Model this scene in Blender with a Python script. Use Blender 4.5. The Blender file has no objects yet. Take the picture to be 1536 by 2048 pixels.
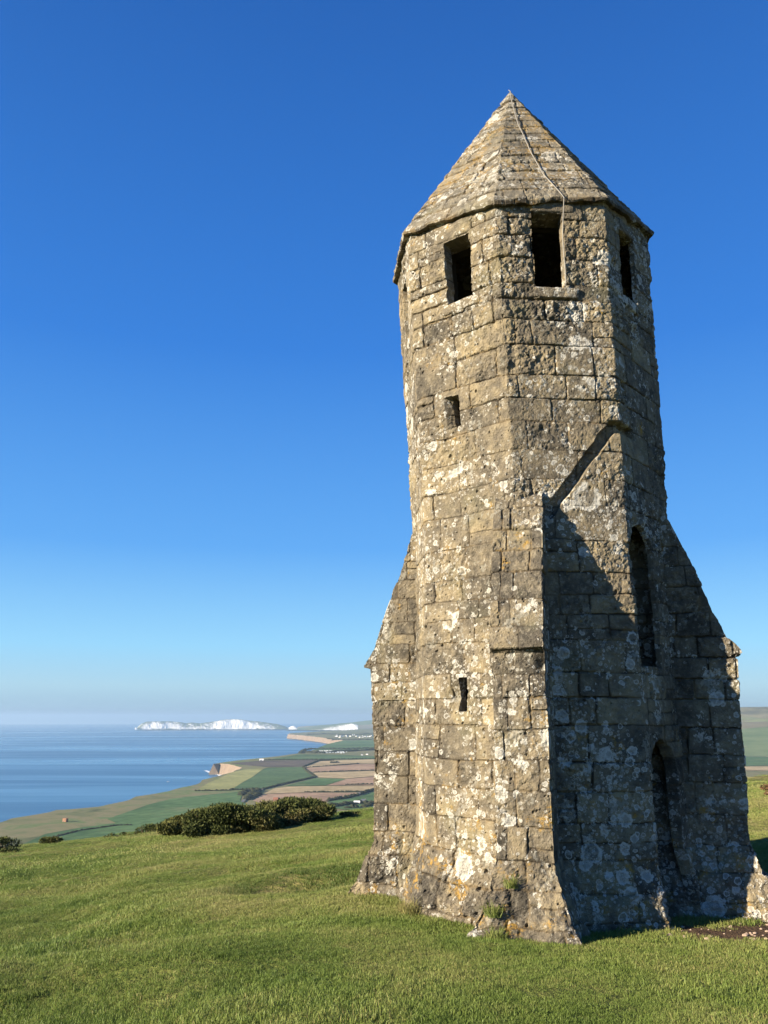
import bpy, bmesh, math, random
import numpy as np
from mathutils import Vector
scn = bpy.context.scene
COL = scn.collection
R_ = math.radians
rnd = random.Random(7)
# ------------------------------------------------------------------ camera
# the eye is the origin: z is height relative to the eye, +Y is into the view
PITCH = math.atan(409 / 1650)
cam_d = bpy.data.cameras.new('camera'); cam = bpy.data.objects.new('camera', cam_d); COL.objects.link(cam)
cam.location = (0, 0, 0); cam.rotation_euler = (math.pi / 2 + PITCH, 0, 0)
cam_d.sensor_fit = 'VERTICAL'; cam_d.sensor_height = 24; cam_d.sensor_width = 18
cam_d.lens = 24 * 1650 / 2048; cam_d.clip_start = 0.1; cam_d.clip_end = 200000
scn.camera = cam
# ------------------------------------------------------------------ light
SUN_EL, SUN_AZ = R_(18.5), R_(-65.3)          # azimuth from the -Y axis towards -X
sx, sy = math.sin(SUN_AZ), -math.cos(SUN_AZ)
sun_vec = Vector((sx * math.cos(SUN_EL), sy * math.cos(SUN_EL), math.sin(SUN_EL)))
sd = bpy.data.lights.new('sun', 'SUN'); sd.energy = 5.0; sd.angle = R_(0.5); sd.color = (1, 0.86, 0.66)
so = bpy.data.objects.new('sun', sd); COL.objects.link(so)
so.rotation_euler = sun_vec.to_track_quat('Z', 'Y').to_euler(); so.location = (-20, -10, 30)
W = bpy.data.worlds.new('World'); scn.world = W; W.use_nodes = True
wn = W.node_tree; wn.nodes.clear()
def WN(t): return wn.nodes.new(t)
sky = WN('ShaderNodeTexSky'); sky.sky_type = 'NISHITA'; sky.sun_disc = False
sky.sun_elevation = SUN_EL; sky.sun_rotation = math.atan2(sx, sy) % (2 * math.pi)
sky.altitude = 240; sky.air_density = 1.0; sky.dust_density = 0.3; sky.ozone_density = 2.5
bg = WN('ShaderNodeBackground'); bg.inputs['Strength'].default_value = 0.12
wo = WN('ShaderNodeOutputWorld')
# the clear winter sky: the sky model pulled towards the measured deep blue by height above the horizon
tc = WN('ShaderNodeTexCoord'); sp_ = WN('ShaderNodeSeparateXYZ'); wn.links.new(tc.outputs['Generated'], sp_.inputs[0])
rp = WN('ShaderNodeValToRGB'); wn.links.new(sp_.outputs[2], rp.inputs[0]); e_ = rp.color_ramp.elements
SKY = [(0, (.27, .42, .62)), (.012, (.32, .52, .72)), (.034, (.39, .645, .83)), (.08, (.29, .66, .98)), (.196, (.104, .395, .91)), (.42, (.030, .215, .73)), (.72, (.014, .122, .48)), (1, (.010, .10, .42))]
while len(e_) < len(SKY): e_.new(.5)
for el, (p, c) in zip(e_, SKY): el.position = p; el.color = (*[v * .33 for v in c], 1)
sc_ = WN('ShaderNodeVectorMath'); sc_.operation = 'SCALE'; wn.links.new(rp.outputs[0], sc_.inputs[0]); sc_.inputs['Scale'].default_value = 1.0 / .12
mx = WN('ShaderNodeMix'); mx.data_type = 'RGBA'; mx.inputs['Factor'].default_value = .95
wn.links.new(sky.outputs[0], mx.inputs[6]); wn.links.new(sc_.outputs[0], mx.inputs[7])
wn.links.new(mx.outputs[2], bg.inputs['Color']); wn.links.new(bg.outputs[0], wo.inputs['Surface'])
scn.view_settings.view_transform = 'Standard'; scn.view_settings.look = 'None'
scn.view_settings.exposure = 1.58; scn.view_settings.gamma = 1
scn.render.engine = 'CYCLES'
cy = scn.cycles; cy.use_denoising = True; cy.max_bounces = 6; cy.diffuse_bounces = 1; cy.glossy_bounces = 2
cy.transmission_bounces = 2; cy.volume_bounces = 1; cy.caustics_reflective = False; cy.caustics_refractive = False
try: cy.denoising_prefilter = 'ACCURATE'
except Exception: pass
# ------------------------------------------------------------------ numpy noise
def _h(ix, iy, iz, seed):
    with np.errstate(over='ignore'):
        h = (ix.astype(np.uint32) * np.uint32(374761393) + iy.astype(np.uint32) * np.uint32(668265263)
             + iz.astype(np.uint32) * np.uint32(2246822519) + np.uint32((seed * 3266489917) & 0xffffffff))
        h = (h ^ (h >> np.uint32(13))) * np.uint32(1274126177); h = (h ^ (h >> np.uint32(16))) * np.uint32(2654435761)
        h = h ^ (h >> np.uint32(15))
    return h.astype(np.float64) / 4294967295.0
def vnoise(P, seed=0):
    P = np.asarray(P, float); I = np.floor(P).astype(np.int64); F = P - I; F = F * F * (3 - 2 * F)
    o = 0
    for dx in (0, 1):
        for dy in (0, 1):
            for dz in (0, 1):
                w = (F[:, 0] if dx else 1 - F[:, 0]) * (F[:, 1] if dy else 1 - F[:, 1]) * (F[:, 2] if dz else 1 - F[:, 2])
                o = o + w * _h(I[:, 0] + dx, I[:, 1] + dy, I[:, 2] + dz, seed)
    return o * 2 - 1
def fbm(P, sc, octv=3, seed=0, gain=.5):
    P = np.asarray(P, float) * sc; a = 1; o = 0; t = 0
    for i in range(octv):
        o = o + a * vnoise(P, seed + i * 17); t += a; a *= gain; P = P * 2.03 + 5.7
    return o / t
def sstep(a, b, x):
    t = np.clip((x - a) / (b - a), 0, 1); return t * t * (3 - 2 * t)
def cells2(s, z, cell, seed, pres, r0, r1):
    """distance (in radii) to the nearest random dot of a jittered grid; inf where none"""
    ix, iz = np.floor(s / cell).astype(np.int64), np.floor(z / cell).astype(np.int64); best = np.full(s.shape, 9.0)
    for dx in (-1, 0, 1):
        for dz in (-1, 0, 1):
            a, b = ix + dx, iz + dz; n = np.zeros_like(a)
            px = (a + _h(a, b, n, seed)) * cell; pz = (b + _h(a, b, n, seed + 1)) * cell
            r = r0 + (r1 - r0) * _h(a, b, n, seed + 2) ** 2; ok = _h(a, b, n, seed + 3) < pres
            d = np.hypot(s - px, (z - pz)) / r; best = np.minimum(best, np.where(ok, d, 9.0))
    return best
# ------------------------------------------------------------------ object helpers
def tag(o, label=None, cat=None, group=None, kind=None):
    for k, v in (('label', label), ('category', cat), ('group', group), ('kind', kind)):
        if v: o[k] = v
    return o
def empty(name, loc=(0, 0, 0), rz=0):
    o = bpy.data.objects.new(name, None); COL.objects.link(o); o.location = loc; o.rotation_euler = (0, 0, rz); o.empty_display_size = .3
    return o
def mesh_np(name, V, F, mat=None, parent=None, smooth=False, attr=None, link=True):
    """V (n,3), F (m,4) or (m,3) arrays"""
    V = np.asarray(V, np.float32); F = np.asarray(F, np.int32)
    me = bpy.data.meshes.new(name); n, k = F.shape
    me.vertices.add(len(V)); me.vertices.foreach_set('co', V.ravel())
    me.loops.add(n * k); me.loops.foreach_set('vertex_index', F.ravel())
    me.polygons.add(n); me.polygons.foreach_set('loop_start', np.arange(0, n * k, k, dtype=np.int32))
    if smooth: me.polygons.foreach_set('use_smooth', np.ones(n, bool))
    else: me.polygons.foreach_set('use_smooth', np.zeros(n, bool))
    if attr:
        for an, A in attr.items():
            a = me.attributes.new(an, 'FLOAT_COLOR', 'POINT')
            A4 = np.ones((len(V), 4), np.float32); A4[:, :A.shape[1]] = A; a.data.foreach_set('color', A4.ravel())
    me.update(calc_edges=True); me.validate()
    if mat: me.materials.append(mat)
    o = bpy.data.objects.new(name, me)
    if link: COL.objects.link(o)
    if parent: o.parent = parent
    return o
def grid_faces(nr, nc, wrap=False, keep=None):
    r = np.arange(nr - 1)[:, None]; c = np.arange(nc if wrap else nc - 1)[None, :]; c2 = (c + 1) % nc
    F = np.stack([r * nc + c, r * nc + c2, (r + 1) * nc + c2, (r + 1) * nc + c], -1).reshape(-1, 4)
    return F if keep is None else F[keep.reshape(-1)]
def poly_obj(name, bm, mat, parent=None, smooth=False):
    me = bpy.data.meshes.new(name); bm.normal_update(); bm.to_mesh(me); bm.free()
    for p in me.polygons: p.use_smooth = smooth
    me.materials.append(mat); o = bpy.data.objects.new(name, me); COL.objects.link(o)
    if parent: o.parent = parent
    return o
# ------------------------------------------------------------------ shader helpers
class NT:
    def __init__(s, name):
        s.m = bpy.data.materials.new(name); s.m.use_nodes = True; s.t = s.m.node_tree; s.t.nodes.clear()
        s.out = s.n('ShaderNodeOutputMaterial')
    def n(s, ty, **kw):
        nd = s.t.nodes.new(ty)
        for k, v in kw.items(): setattr(nd, k, v)
        return nd
    def put(s, sock, v):
        if isinstance(v, bpy.types.NodeSocket): s.t.links.new(v, sock)
        elif v is not None:
            if isinstance(v, (tuple, list)) and len(v) == 3 and sock.type == 'RGBA': v = (*v, 1)
            sock.default_value = v
    def math(s, op, a, b=None, c=None, clamp=False):
        nd = s.n('ShaderNodeMath', operation=op, use_clamp=clamp)
        for i, v in enumerate((a, b, c)): s.put(nd.inputs[i], v)
        return nd.outputs[0]
    def mix(s, f, a, b, mode='MIX'):
        nd = s.n('ShaderNodeMix', data_type='RGBA', blend_type=mode); s.put(nd.inputs[0], f); s.put(nd.inputs[6], a); s.put(nd.inputs[7], b); return nd.outputs[2]
    def noise(s, co, sc, det=3, rough=.55, dist=0, col=False):
        nd = s.n('ShaderNodeTexNoise'); s.put(nd.inputs['Vector'], co); nd.inputs['Scale'].default_value = sc; nd.inputs['Detail'].default_value = det
        nd.inputs['Roughness'].default_value = rough; nd.inputs['Distortion'].default_value = dist
        return nd.outputs[1 if col else 0]
    def voro(s, co, sc, feat='F1', rand=1):
        nd = s.n('ShaderNodeTexVoronoi', feature=feat); s.put(nd.inputs['Vector'], co); nd.inputs['Scale'].default_value = sc; nd.inputs['Randomness'].default_value = rand; return nd
    def ss(s, x, a, b):
        nd = s.n('ShaderNodeMapRange', interpolation_type='SMOOTHSTEP'); s.put(nd.inputs[0], x); nd.inputs[1].default_value = a; nd.inputs[2].default_value = b; return nd.outputs[0]
    def ramp(s, x, stops):
        nd = s.n('ShaderNodeValToRGB'); s.put(nd.inputs[0], x); e = nd.color_ramp.elements
        while len(e) < len(stops): e.new(.5)
        for el, (p, c) in zip(e, stops): el.position = p; el.color = (*c, 1)
        return nd.outputs[0]
    def obj(s): return s.n('ShaderNodeTexCoord').outputs['Object']
    def pos(s): return s.n('ShaderNodeNewGeometry').outputs['Position']
    def sep(s, v):
        nd = s.n('ShaderNodeSeparateXYZ'); s.put(nd.inputs[0], v); return nd.outputs
    def scale(s, v, xyz):
        nd = s.n('ShaderNodeVectorMath', operation='MULTIPLY'); s.put(nd.inputs[0], v); nd.inputs[1].default_value = xyz; return nd.outputs[0]
    def add(s, v, w):
        nd = s.n('ShaderNodeVectorMath', operation='ADD'); s.put(nd.inputs[0], v); s.put(nd.inputs[1], w); return nd.outputs[0]
    def bump(s, h, st, dist, prev=None):
        nd = s.n('ShaderNodeBump'); nd.inputs['Strength'].default_value = st; nd.inputs['Distance'].default_value = dist; s.put(nd.inputs['Height'], h)
        if prev: s.put(nd.inputs['Normal'], prev)
        return nd.outputs[0]
    def bsdf(s, col, rough=.9, nrm=None, spec=.2, **kw):
        b = s.n('ShaderNodeBsdfPrincipled'); s.put(b.inputs['Base Color'], col); s.put(b.inputs['Roughness'], rough); s.put(b.inputs['Specular IOR Level'], spec)
        if nrm: s.put(b.inputs['Normal'], nrm)
        for k, v in kw.items(): s.put(b.inputs[k], v)
        s.t.links.new(b.outputs[0], s.out.inputs['Surface']); return s.m
def plain(name, col, rough=.8, var=.15, sc=3, spec=.25):
    n = NT(name); co = n.obj(); f = n.noise(co, sc, 4)
    return n.bsdf(n.mix(f, tuple(c * (1 - var) for c in col), tuple(min(1, c * (1 + var)) for c in col)), rough, spec=spec)

def stone_material(name, white=1.0, orange=1.0, grey=0.0):
    n = NT(name); P = n.obj()
    at = n.n('ShaderNodeAttribute', attribute_name='stone'); sp = n.n('ShaderNodeSeparateColor'); n.put(sp.inputs[0], at.outputs['Color'])
    tint, mort, lich = sp.outputs[0], sp.outputs[1], sp.outputs[2]
    wob = n.noise(P, 9, 2, col=True); Pw = n.add(P, n.scale(wob, (.05, .05, .05)))
    big = n.noise(P, .9, 4, .6); mid = n.noise(P, 7, 5, .65); fine = n.noise(P, 55, 4, .7)
    k = n.math('MULTIPLY_ADD', n.math('SUBTRACT', mid, .5), 1.25, tint)
    k = n.math('MULTIPLY_ADD', n.math('SUBTRACT', big, .5), 1.0, k, clamp=True)
    col = n.ramp(k, [(0, (.046, .042, .035)), (.26, (.112, .099, .078)), (.50, (.200, .170, .122)), (.76, (.315, .258, .162)), (1, (.42, .34, .20))])
    if grey: col = n.mix(grey, col, n.mix(mid, (.16, .15, .12), (.33, .31, .25)))
    jl = n.math('MULTIPLY', n.ss(at.outputs['Alpha'], .38, .12), n.ss(n.noise(P, 3.1, 3, .6), .27, .44))
    # speckled crust: dark and pale grains
    col = n.mix(n.math('MULTIPLY', n.ss(fine, .56, .70), .55), col, (.085, .078, .062))
    col = n.mix(n.math('MULTIPLY', n.ss(n.noise(P, 38, 4, .7), .56, .68), .38), col, (.40, .365, .29))
    col = n.mix(n.math('MULTIPLY', n.ss(n.noise(P, 14, 4, .65), .56, .66), .35), col, (.36, .325, .255))
    # mortar, warm buff
    mc = n.mix(n.ss(n.noise(P, 2.6, 4, .6), .47, .56), (.075, .06, .042), n.mix(fine, (.26, .19, .10), (.46, .345, .19)))
    col = n.mix(n.math('MULTIPLY', mort, .85), col, mc)
    zc = n.sep(P)[2]
    col = n.mix(n.math('MULTIPLY', jl, .52), col, (.045, .036, .026))
    # ochre lichen: more of it towards the ground
    low = n.math('ADD', n.math('MULTIPLY_ADD', n.ss(zc, 2.4, -2.0), .145, n.math('MULTIPLY', n.ss(zc, 7.9, 8.5), .14)), n.math('MULTIPLY', n.ss(zc, -1.0, -1.7), .15))
    om = n.math('ADD', n.noise(P, 3.2, 5, .68), low)
    om = n.math('MULTIPLY', n.ss(om, .60, .70), n.ss(n.noise(P, 26, 3, .6), .40, .56))
    col = n.mix(n.math('MULTIPLY', om, .8 * orange), col, n.mix(fine, (.36, .19, .03), (.50, .33, .07)))
    # green-grey algae film
    col = n.mix(n.math('MULTIPLY', n.ss(n.noise(P, 1.7, 4), .55, .72), .25), col, (.19, .19, .10))
    # rosette lichens at three sizes: pale discs, bright rims, some hollow
    dens = n.math('ADD', n.math('MULTIPLY_ADD', n.ss(zc, 4.2, -.5), .075, n.math('MULTIPLY_ADD', n.math('SUBTRACT', n.noise(P, .8, 4, .62), .5), 1.9, .465)), n.math('MULTIPLY', n.math('SUBTRACT', lich, .5), .10))
    for sc, r0, rr, thr, amt in ((2.3, .26, .22, .59, .9), (5.0, .28, .2, .575, .92), (11, .30, .24, .53, .85), (24, .34, .24, .515, .6)):
        v = n.voro(Pw, sc); d, vc = v.outputs['Distance'], n.n('ShaderNodeSeparateColor'); n.put(vc.inputs[0], v.outputs['Color'])
        rad = n.math('MULTIPLY_ADD', vc.outputs[0], rr, r0 - rr * .5)
        edge = n.math('ADD', n.math('DIVIDE', d, rad), n.math('MULTIPLY', n.math('SUBTRACT', n.noise(P, sc * 4.0, 5, .75), .5), 1.5))
        disc = n.ss(edge, 1.0, .92)
        pres = n.ss(n.math('ADD', dens, n.math('MULTIPLY', n.math('SUBTRACT', vc.outputs[1], .5), .34)), thr, thr + .025)
        rim = n.math('MULTIPLY', n.ss(edge, .55, .8), disc)
        hollow = n.ss(vc.outputs[2], .60, .68)
        body = n.math('MULTIPLY', disc, n.math('SUBTRACT', 1, n.math('MULTIPLY', n.math('MULTIPLY', n.ss(edge, .8, .5), hollow), .8)))
        m = n.math('MULTIPLY', n.math('MULTIPLY', body, pres), amt * white)
        lc = n.mix(n.math('MULTIPLY_ADD', rim, .6, n.math('MULTIPLY', fine, .35)), (.36, .345, .30), (.72, .70, .63))
        col = n.mix(m, col, lc)
    # ragged chalk-white crusts
    cr = n.math('ADD', n.noise(P, 2.1, 6, .72), n.math('MULTIPLY', n.math('SUBTRACT', n.noise(P, 19, 4, .7), .5), .34))
    col = n.mix(n.math('MULTIPLY', n.ss(cr, .615, .645), .85 * white), col, n.mix(fine, (.45, .43, .37), (.78, .76, .68)))
    cg = n.math('ADD', n.noise(P, 4.3, 5, .7), n.math('MULTIPLY', n.math('SUBTRACT', n.noise(P, 30, 3, .7), .5), .4))
    col = n.mix(n.math('MULTIPLY', n.ss(cg, .60, .64), .55 * white), col, (.36, .345, .29))
    h = n.math('ADD', n.math('MULTIPLY', mid, .7), n.math('ADD', n.math('MULTIPLY', fine, .5), n.math('MULTIPLY', n.noise(P, 20, 4, .7), .8)))
    nb = n.bump(h, 1.0, .034)
    col = n.mix(1.0, col, (.77, .775, .775), 'MULTIPLY')
    return n.bsdf(col, .95, nb, .12)
M_STONE = stone_material('oratory_stone'); M_ROOF = stone_material('roof_stone', .75, .55, .35)
# ------------------------------------------------------------------ ground shape
CX, CY = 1.8088, 10.041; AL = -17.93
dA = np.array([math.sin(R_(AL)), -math.cos(R_(AL))]); dE = np.array([math.cos(R_(AL)), math.sin(R_(AL))])
def ground_z(x, y):
    x = np.asarray(x, float); y = np.asarray(y, float); r2 = x * x + y * y
    g = -1.68 - .029 * y + .09 * x - .00083 * r2
    t = np.hypot(x - CX, y - CY); w = 1 - sstep(2.2, 6.5, t)
    g = g * (1 - w) + (-1.95 + .035 * np.clip(-(x - CX) * dA[0] * 0 - (y - CY) * .8, -3, 3)) * w
    P = np.stack([x.ravel(), y.ravel(), np.zeros(x.size)], -1)
    r = np.sqrt(r2).ravel(); b = .12 * vnoise(P * .33, 3) + .075 * vnoise(P * .8, 4) + .03 * vnoise(P * 2.1, 6)
    b = b * sstep(1, 4, r) * (1 - .6 * w.ravel())
    # low bank across the left foreground, hollow beside the west buttress
    b += .26 * np.exp(-(((P[:, 0] + 3.6) / 2.6) ** 2 + ((P[:, 1] - 7.6) / .7) ** 2))
    b -= .24 * np.exp(-(((P[:, 0] + 1.15) / .9) ** 2 + ((P[:, 1] - 11.6) / .7) ** 2))
    b += (.12 * vnoise(P * .06, 9)) * sstep(12, 30, r)
    return g + b.reshape(g.shape)
def gz(x, y): return float(ground_z(np.array([x]), np.array([y]))[0])
# ------------------------------------------------------------------ masonry generator
def course_table(zs, total, seed, lmin=.30, lmax=.74, corners=None):
    rr = random.Random(seed); T = []
    for i in range(len(zs) - 1):
        hgt = zs[i + 1] - zs[i]; s = -rr.uniform(.05, .4); J = [s]
        while s < total + .1:
            s += rr.uniform(lmin, lmax) * (1.15 if hgt > .3 else .9); q = s
            if corners:
                c = round(s / corners) * corners
                if abs(s - c) < .12: q = c + (.13 if rr.random() < .5 else -.13)
            if q - J[-1] > .12: J.append(q)
        T.append((np.array(J), [(rr.random(), rr.random(), rr.random(), rr.random()) for _ in J]))
    return T
def masonry(s, z, P, zs, table, seed, rough_add=None, jscale=1.0):
    """outward offset and (tint, mortar, lichen) of coursed stone at wall coordinates s, z"""
    S3 = np.stack([s, z, np.full_like(s, seed * 3.1)], -1)
    ss = s + .022 * fbm(S3, 2.3, 2, seed) + .006 * vnoise(S3 * 19, seed + 5)
    zz = z + .022 * fbm(S3, 1.7, 2, seed + 3) + .006 * vnoise(S3 * 17, seed + 6)
    if rough_add is not None:
        lowz = sstep(-1.1, -1.75, z) * (np.asarray(zs)[0] < -1); zz = zz + lowz * .08 * fbm(S3, 2.2, 2, seed + 60); ss = ss + lowz * .10 * fbm(S3, 2.6, 2, seed + 61)
    zs = np.asarray(zs); ci = np.clip(np.searchsorted(zs, zz) - 1, 0, len(zs) - 2)
    d = np.full(s.shape, 9.0); tint = np.zeros_like(s); rgh = np.zeros_like(s); off = np.zeros_like(s); lic = np.zeros_like(s)
    for i, (J, props) in enumerate(table):
        m = ci == i
        if not m.any(): continue
        bi = np.clip(np.searchsorted(J, ss[m]) - 1, 0, len(J) - 2); lo, hi = J[bi], J[bi + 1]
        pr = np.array(props)[bi]; z0, z1 = zs[i], zs[i + 1]; zb0 = np.full(bi.shape, z0); zb1 = np.full(bi.shape, z1)
        split = pr[:, 3] < .09; zm = z0 + (z1 - z0) * (.35 + .3 * pr[:, 2]); up = zz[m] > zm
        zb0 = np.where(split & up, zm, zb0); zb1 = np.where(split & ~up, zm, zb1)
        du = np.minimum(ss[m] - lo, hi - ss[m]); dz = np.minimum(zz[m] - zb0, zb1 - zz[m]); r = .03
        dd = np.where((du < r) & (dz < r), r - np.hypot(r - du, r - dz), np.minimum(du, dz))
        d[m] = dd; h2 = (pr[:, 0] + np.where(split & up, .37, 0)) % 1
        tint[m] = h2; rgh[m] = pr[:, 1]; off[m] = (pr[:, 2] - .5) + np.where(split & up, .25, 0); lic[m] = pr[:, 3]
    rgh = np.clip(rgh * 1.15 - .2, 0, 1)
    if rough_add is not None: rgh = np.clip(rgh + rough_add, 0, 1.3)
    jn = .5 + .5 * fbm(S3, 1.1, 3, seed + 9); openj = sstep(.44, .74, jn)
    wdt = .002 + .003 * rgh + .004 * openj; prof = 1 - sstep(wdt * .4, wdt + .007, d)
    g = -prof * (.006 + .018 * openj) * jscale
    g += off * .015 * (1 - prof)
    g += -.010 * np.exp(-np.clip(d, 0, 1) / .016) * (.0 + rgh)
    f1 = fbm(P, 7, 3, seed + 11); f2 = fbm(P, 22, 3, seed + 12, .6)
    g += rgh * (.020 * f1 + .021 * f2) + .006 * f2 + .006 * f1
    er = sstep(.12, .6, fbm(P, 3.0, 3, seed + 20)); g -= er * .03 * rgh
    p1 = cells2(s, z, .14, seed + 30, .26, .008, .024); p2 = cells2(s, z, .06, seed + 40, .14, .006, .011)
    g -= .035 * (1 - sstep(.55, 1.0, p1)) * (.4 + .6 * rgh) + .018 * (1 - sstep(.5, 1, p2))
    mort = np.clip((1 - sstep(wdt * .5, wdt + .007, d)) * (.55 + .45 * openj) + .55 * sstep(.5, .72, fbm(S3, 3.1, 3, seed + 50) * .5 + .5) * np.exp(-np.clip(d, 0, 1) / .03), 0, 1)
    tint = .30 + .36 * tint
    return g, np.stack([tint, mort, lic, np.clip(d / .03, 0, 1)], -1)
# ------------------------------------------------------------------ the oratory tower
ZS = [-2.45, -2.1, -1.85, -1.6, -1.33, -1.008, -.714, -.435, -.083, .187, .436, .764, 1.021, 1.229, 1.466, 1.814, 2.184, 2.472, 2.80, 3.13,
      3.40, 3.68, 4.03, 4.336, 4.594, 4.79, 5.10, 5.386, 5.613, 5.83, 6.3]
FW = 1.22
EAVE = [6.05, 6.03, 6.0, 5.90, 5.77, 5.87, 6.07, 6.08]            # eave height at corners j = 0..7 (C, B, A, D, E are 2..6)
tower = empty('stone_tower', (CX, CY, -1.97))
tag(tower, 'tall octagonal medieval stone tower with pointed roof and sloping buttresses on the grass hilltop', 'tower')
T0 = np.array([CX, CY, -1.97])
def corner_pt(j, z):
    """(…,3) corner j at heights z"""
    z = np.asarray(z, float); t = (5.944 - z) / 3.864; tl = np.clip(t, -.1, 1.0); R = 1.6944 - .1188 * tl + np.clip(2.08 - z, 0, 9) * .014
    R = R + (.09 if j == 5 else .22) * np.clip((-1.2 - z) / .8, 0, 2) ** 1.5
    a = R_(AL - 180 + 45 * (j % 8))
    return np.stack([CX + .0722 * tl + R * math.sin(a), CY - .0473 * tl - R * math.cos(a), z], -1)
def face_n(j):
    a = R_(AL - 180 + 45 * j + 22.5); return np.array([math.sin(a), -math.cos(a), 0])
def face_pt(j, u, z, out=0):
    a, b = corner_pt(j, z), corner_pt(j + 1, z); return a + (b - a) * np.asarray(u)[..., None] + face_n(j) * out
# openings: face, u0, u1, z0, z1, depth, arched, through
OPEN = [(3, .418, .70, 4.74, 5.56, .14, 0, 1), (4, .322, .604, 4.73, 5.68, .14, 0, 1), (5, .28, .60, 4.83, 5.70, .05, 0, 1), (2, .40, .66, 4.78, 5.55, .14, 0, 1),
        (1, .4, .66, 4.8, 5.6, .14, 0, 1), (0, .4, .66, 4.8, 5.6, .14, 0, 1), (7, .4, .66, 4.8, 5.6, .14, 0, 1), (6, .4, .66, 4.8, 5.6, .14, 0, 1),
        (3, .368, .476, 3.225, 3.60, .16, 0, 1), (3, .36, .445, .06, .40, .12, 0, 1),
        (5, .05, .50, .50, 2.05, .06, 1, 1), (5, .08, .60, -2.5, -.225, .12, 1, 1)]
def build_wall():
    us = []; fj = []
    for j in range(8):
        n = {2: 70, 3: 124, 4: 124, 5: 100}.get(j, 30)
        us += list(np.arange(n) / n); fj += [j] * n
    us = np.array(us); fj = np.array(fj); nc = len(us)
    zr = np.concatenate([np.arange(-2.45, 6.08, .0112)]); nr = len(zr)
    U = np.broadcast_to(us, (nr, nc)); J = np.broadcast_to(fj, (nr, nc)); Z0 = np.broadcast_to(zr[:, None], (nr, nc))
    ev = np.array(EAVE + EAVE[:1]); evc = ev[J] + (ev[J + 1] - ev[J]) * U + .06       # the top row follows the eaves
    tt = (Z0 + 2.45) / (zr[-1] + 2.45); blend = sstep(.72, 1.0, tt); Z = Z0 * (1 - blend) + (-2.45 + tt * (evc + 2.45)) * blend
    P = np.zeros((nr, nc, 3)); N = np.zeros((nr, nc, 3))
    for j in range(8):
        c = np.where(fj == j)[0]; P[:, c] = face_pt(j, U[:, c], Z[:, c]); N[:, c] = face_n(j)
        n2 = face_n(j) + face_n(j - 1); N[:, c[0]] = n2 / np.linalg.norm(n2) / math.cos(R_(22.5))
    s = (J + U) * FW; sf, zf, Pf, uf, jf = s.ravel(), Z.ravel(), P.reshape(-1, 3), U.ravel(), J.ravel()
    rub = .5 * np.exp(-(((uf - .45) / .3) ** 2 + ((zf - 4.3) / .3) ** 2)) * (jf == 4)              # weathered rubble below the front window
    rub = rub + .55 * sstep(-1.1, -1.7, zf) + .25 * sstep(3.9, 4.6, zf) * (jf != 2)
    g, A = masonry(sf, zf, Pf, ZS, course_table(ZS, 8 * FW, 5, corners=FW), 1, rub)
    g += sstep(-1.1, -1.7, zf) * .075 * fbm(Pf, 3.0, 3, 77)
    # rounded, worn arrises at the corners
    dc = np.minimum(uf, 1 - uf) * FW; g -= .010 * np.exp(-dc / .012) * (.4 + .9 * vnoise(Pf * 4, 8))
    # diagonal groove of the lost chapel's gable
    ax, az_, bx, bz = .33 * FW, 2.16, .925 * FW, 3.09; sx_, sz_ = uf * FW - ax, zf - az_; L = math.hypot(bx - ax, bz - az_); ex, ez = (bx - ax) / L, (bz - az_) / L
    al_ = sx_ * ex + sz_ * ez; ac = -sx_ * ez + sz_ * ex + .012 * vnoise(Pf * 9, 21)
    gr = (jf == 4) * sstep(.066, .052, np.abs(ac)) * sstep(-.12, -.08, al_) * sstep(L + .02, L - .02, al_)
    gr = np.maximum(gr, ((jf == 4) & (uf > .90) | (jf == 5) & (uf < .30)) * sstep(.075, .06, np.abs(zf - 3.09)))
    g -= .085 * gr
    # splayed left jamb of the upper slit, broken stone round the lower one
    g -= (jf == 3) * .11 * sstep(.300, .385, uf) * (uf < .40) * ((zf > 3.225) & (zf < 3.60))
    g -= (jf == 3) * .09 * np.exp(-(((uf - .32) / .07) ** 2 + ((zf - .2) / .16) ** 2)) * (.7 + .6 * vnoise(Pf * 9, 31))
    dead = np.zeros(len(uf), bool); dark = np.zeros(len(uf))
    for (j, u0, u1, z0, z1, dep, arch, thr) in OPEN:
        nz = .012 * vnoise(Pf * 6, 41) + .008 * vnoise(Pf * 17, 42)
        a, b = uf * FW + nz, zf + nz; w2 = (u1 - u0) * FW / 2; mcx = (u0 + u1) / 2 * FW
        if arch:                                                        # pointed head
            hz = z1 - 1.12 * w2; du = np.abs(a - mcx)
            ins = np.where(b < hz, du < w2, (np.hypot(du + w2 * .12, (b - hz)) < w2 * 1.12))
            ins &= (b > z0) & (b < z1)
        else: ins = (np.abs(a - mcx) < w2) & (b > z0) & (b < z1)
        ins &= jf == j
        g = np.where(ins, -dep + .35 * np.clip(g, -.05, .05), g); dark = np.where(ins, 1, dark)
        if thr: dead |= ins
    P2 = Pf + N.reshape(-1, 3) * g[:, None]
    D = dead.reshape(nr, nc); Dn = np.roll(D, -1, 1)
    keep = ~(D[:-1] & Dn[:-1] & D[1:] & Dn[1:])
    return mesh_np('wall', P2 - T0, grid_faces(nr, nc, True, keep), M_STONE, tower, False, {'stone': A})
wall = build_wall()
def plain_attr(n, seed, t=.5, m=.0, l=.5):
    return {'stone': np.tile(np.array([t, m, l]), (n, 1))}
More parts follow.
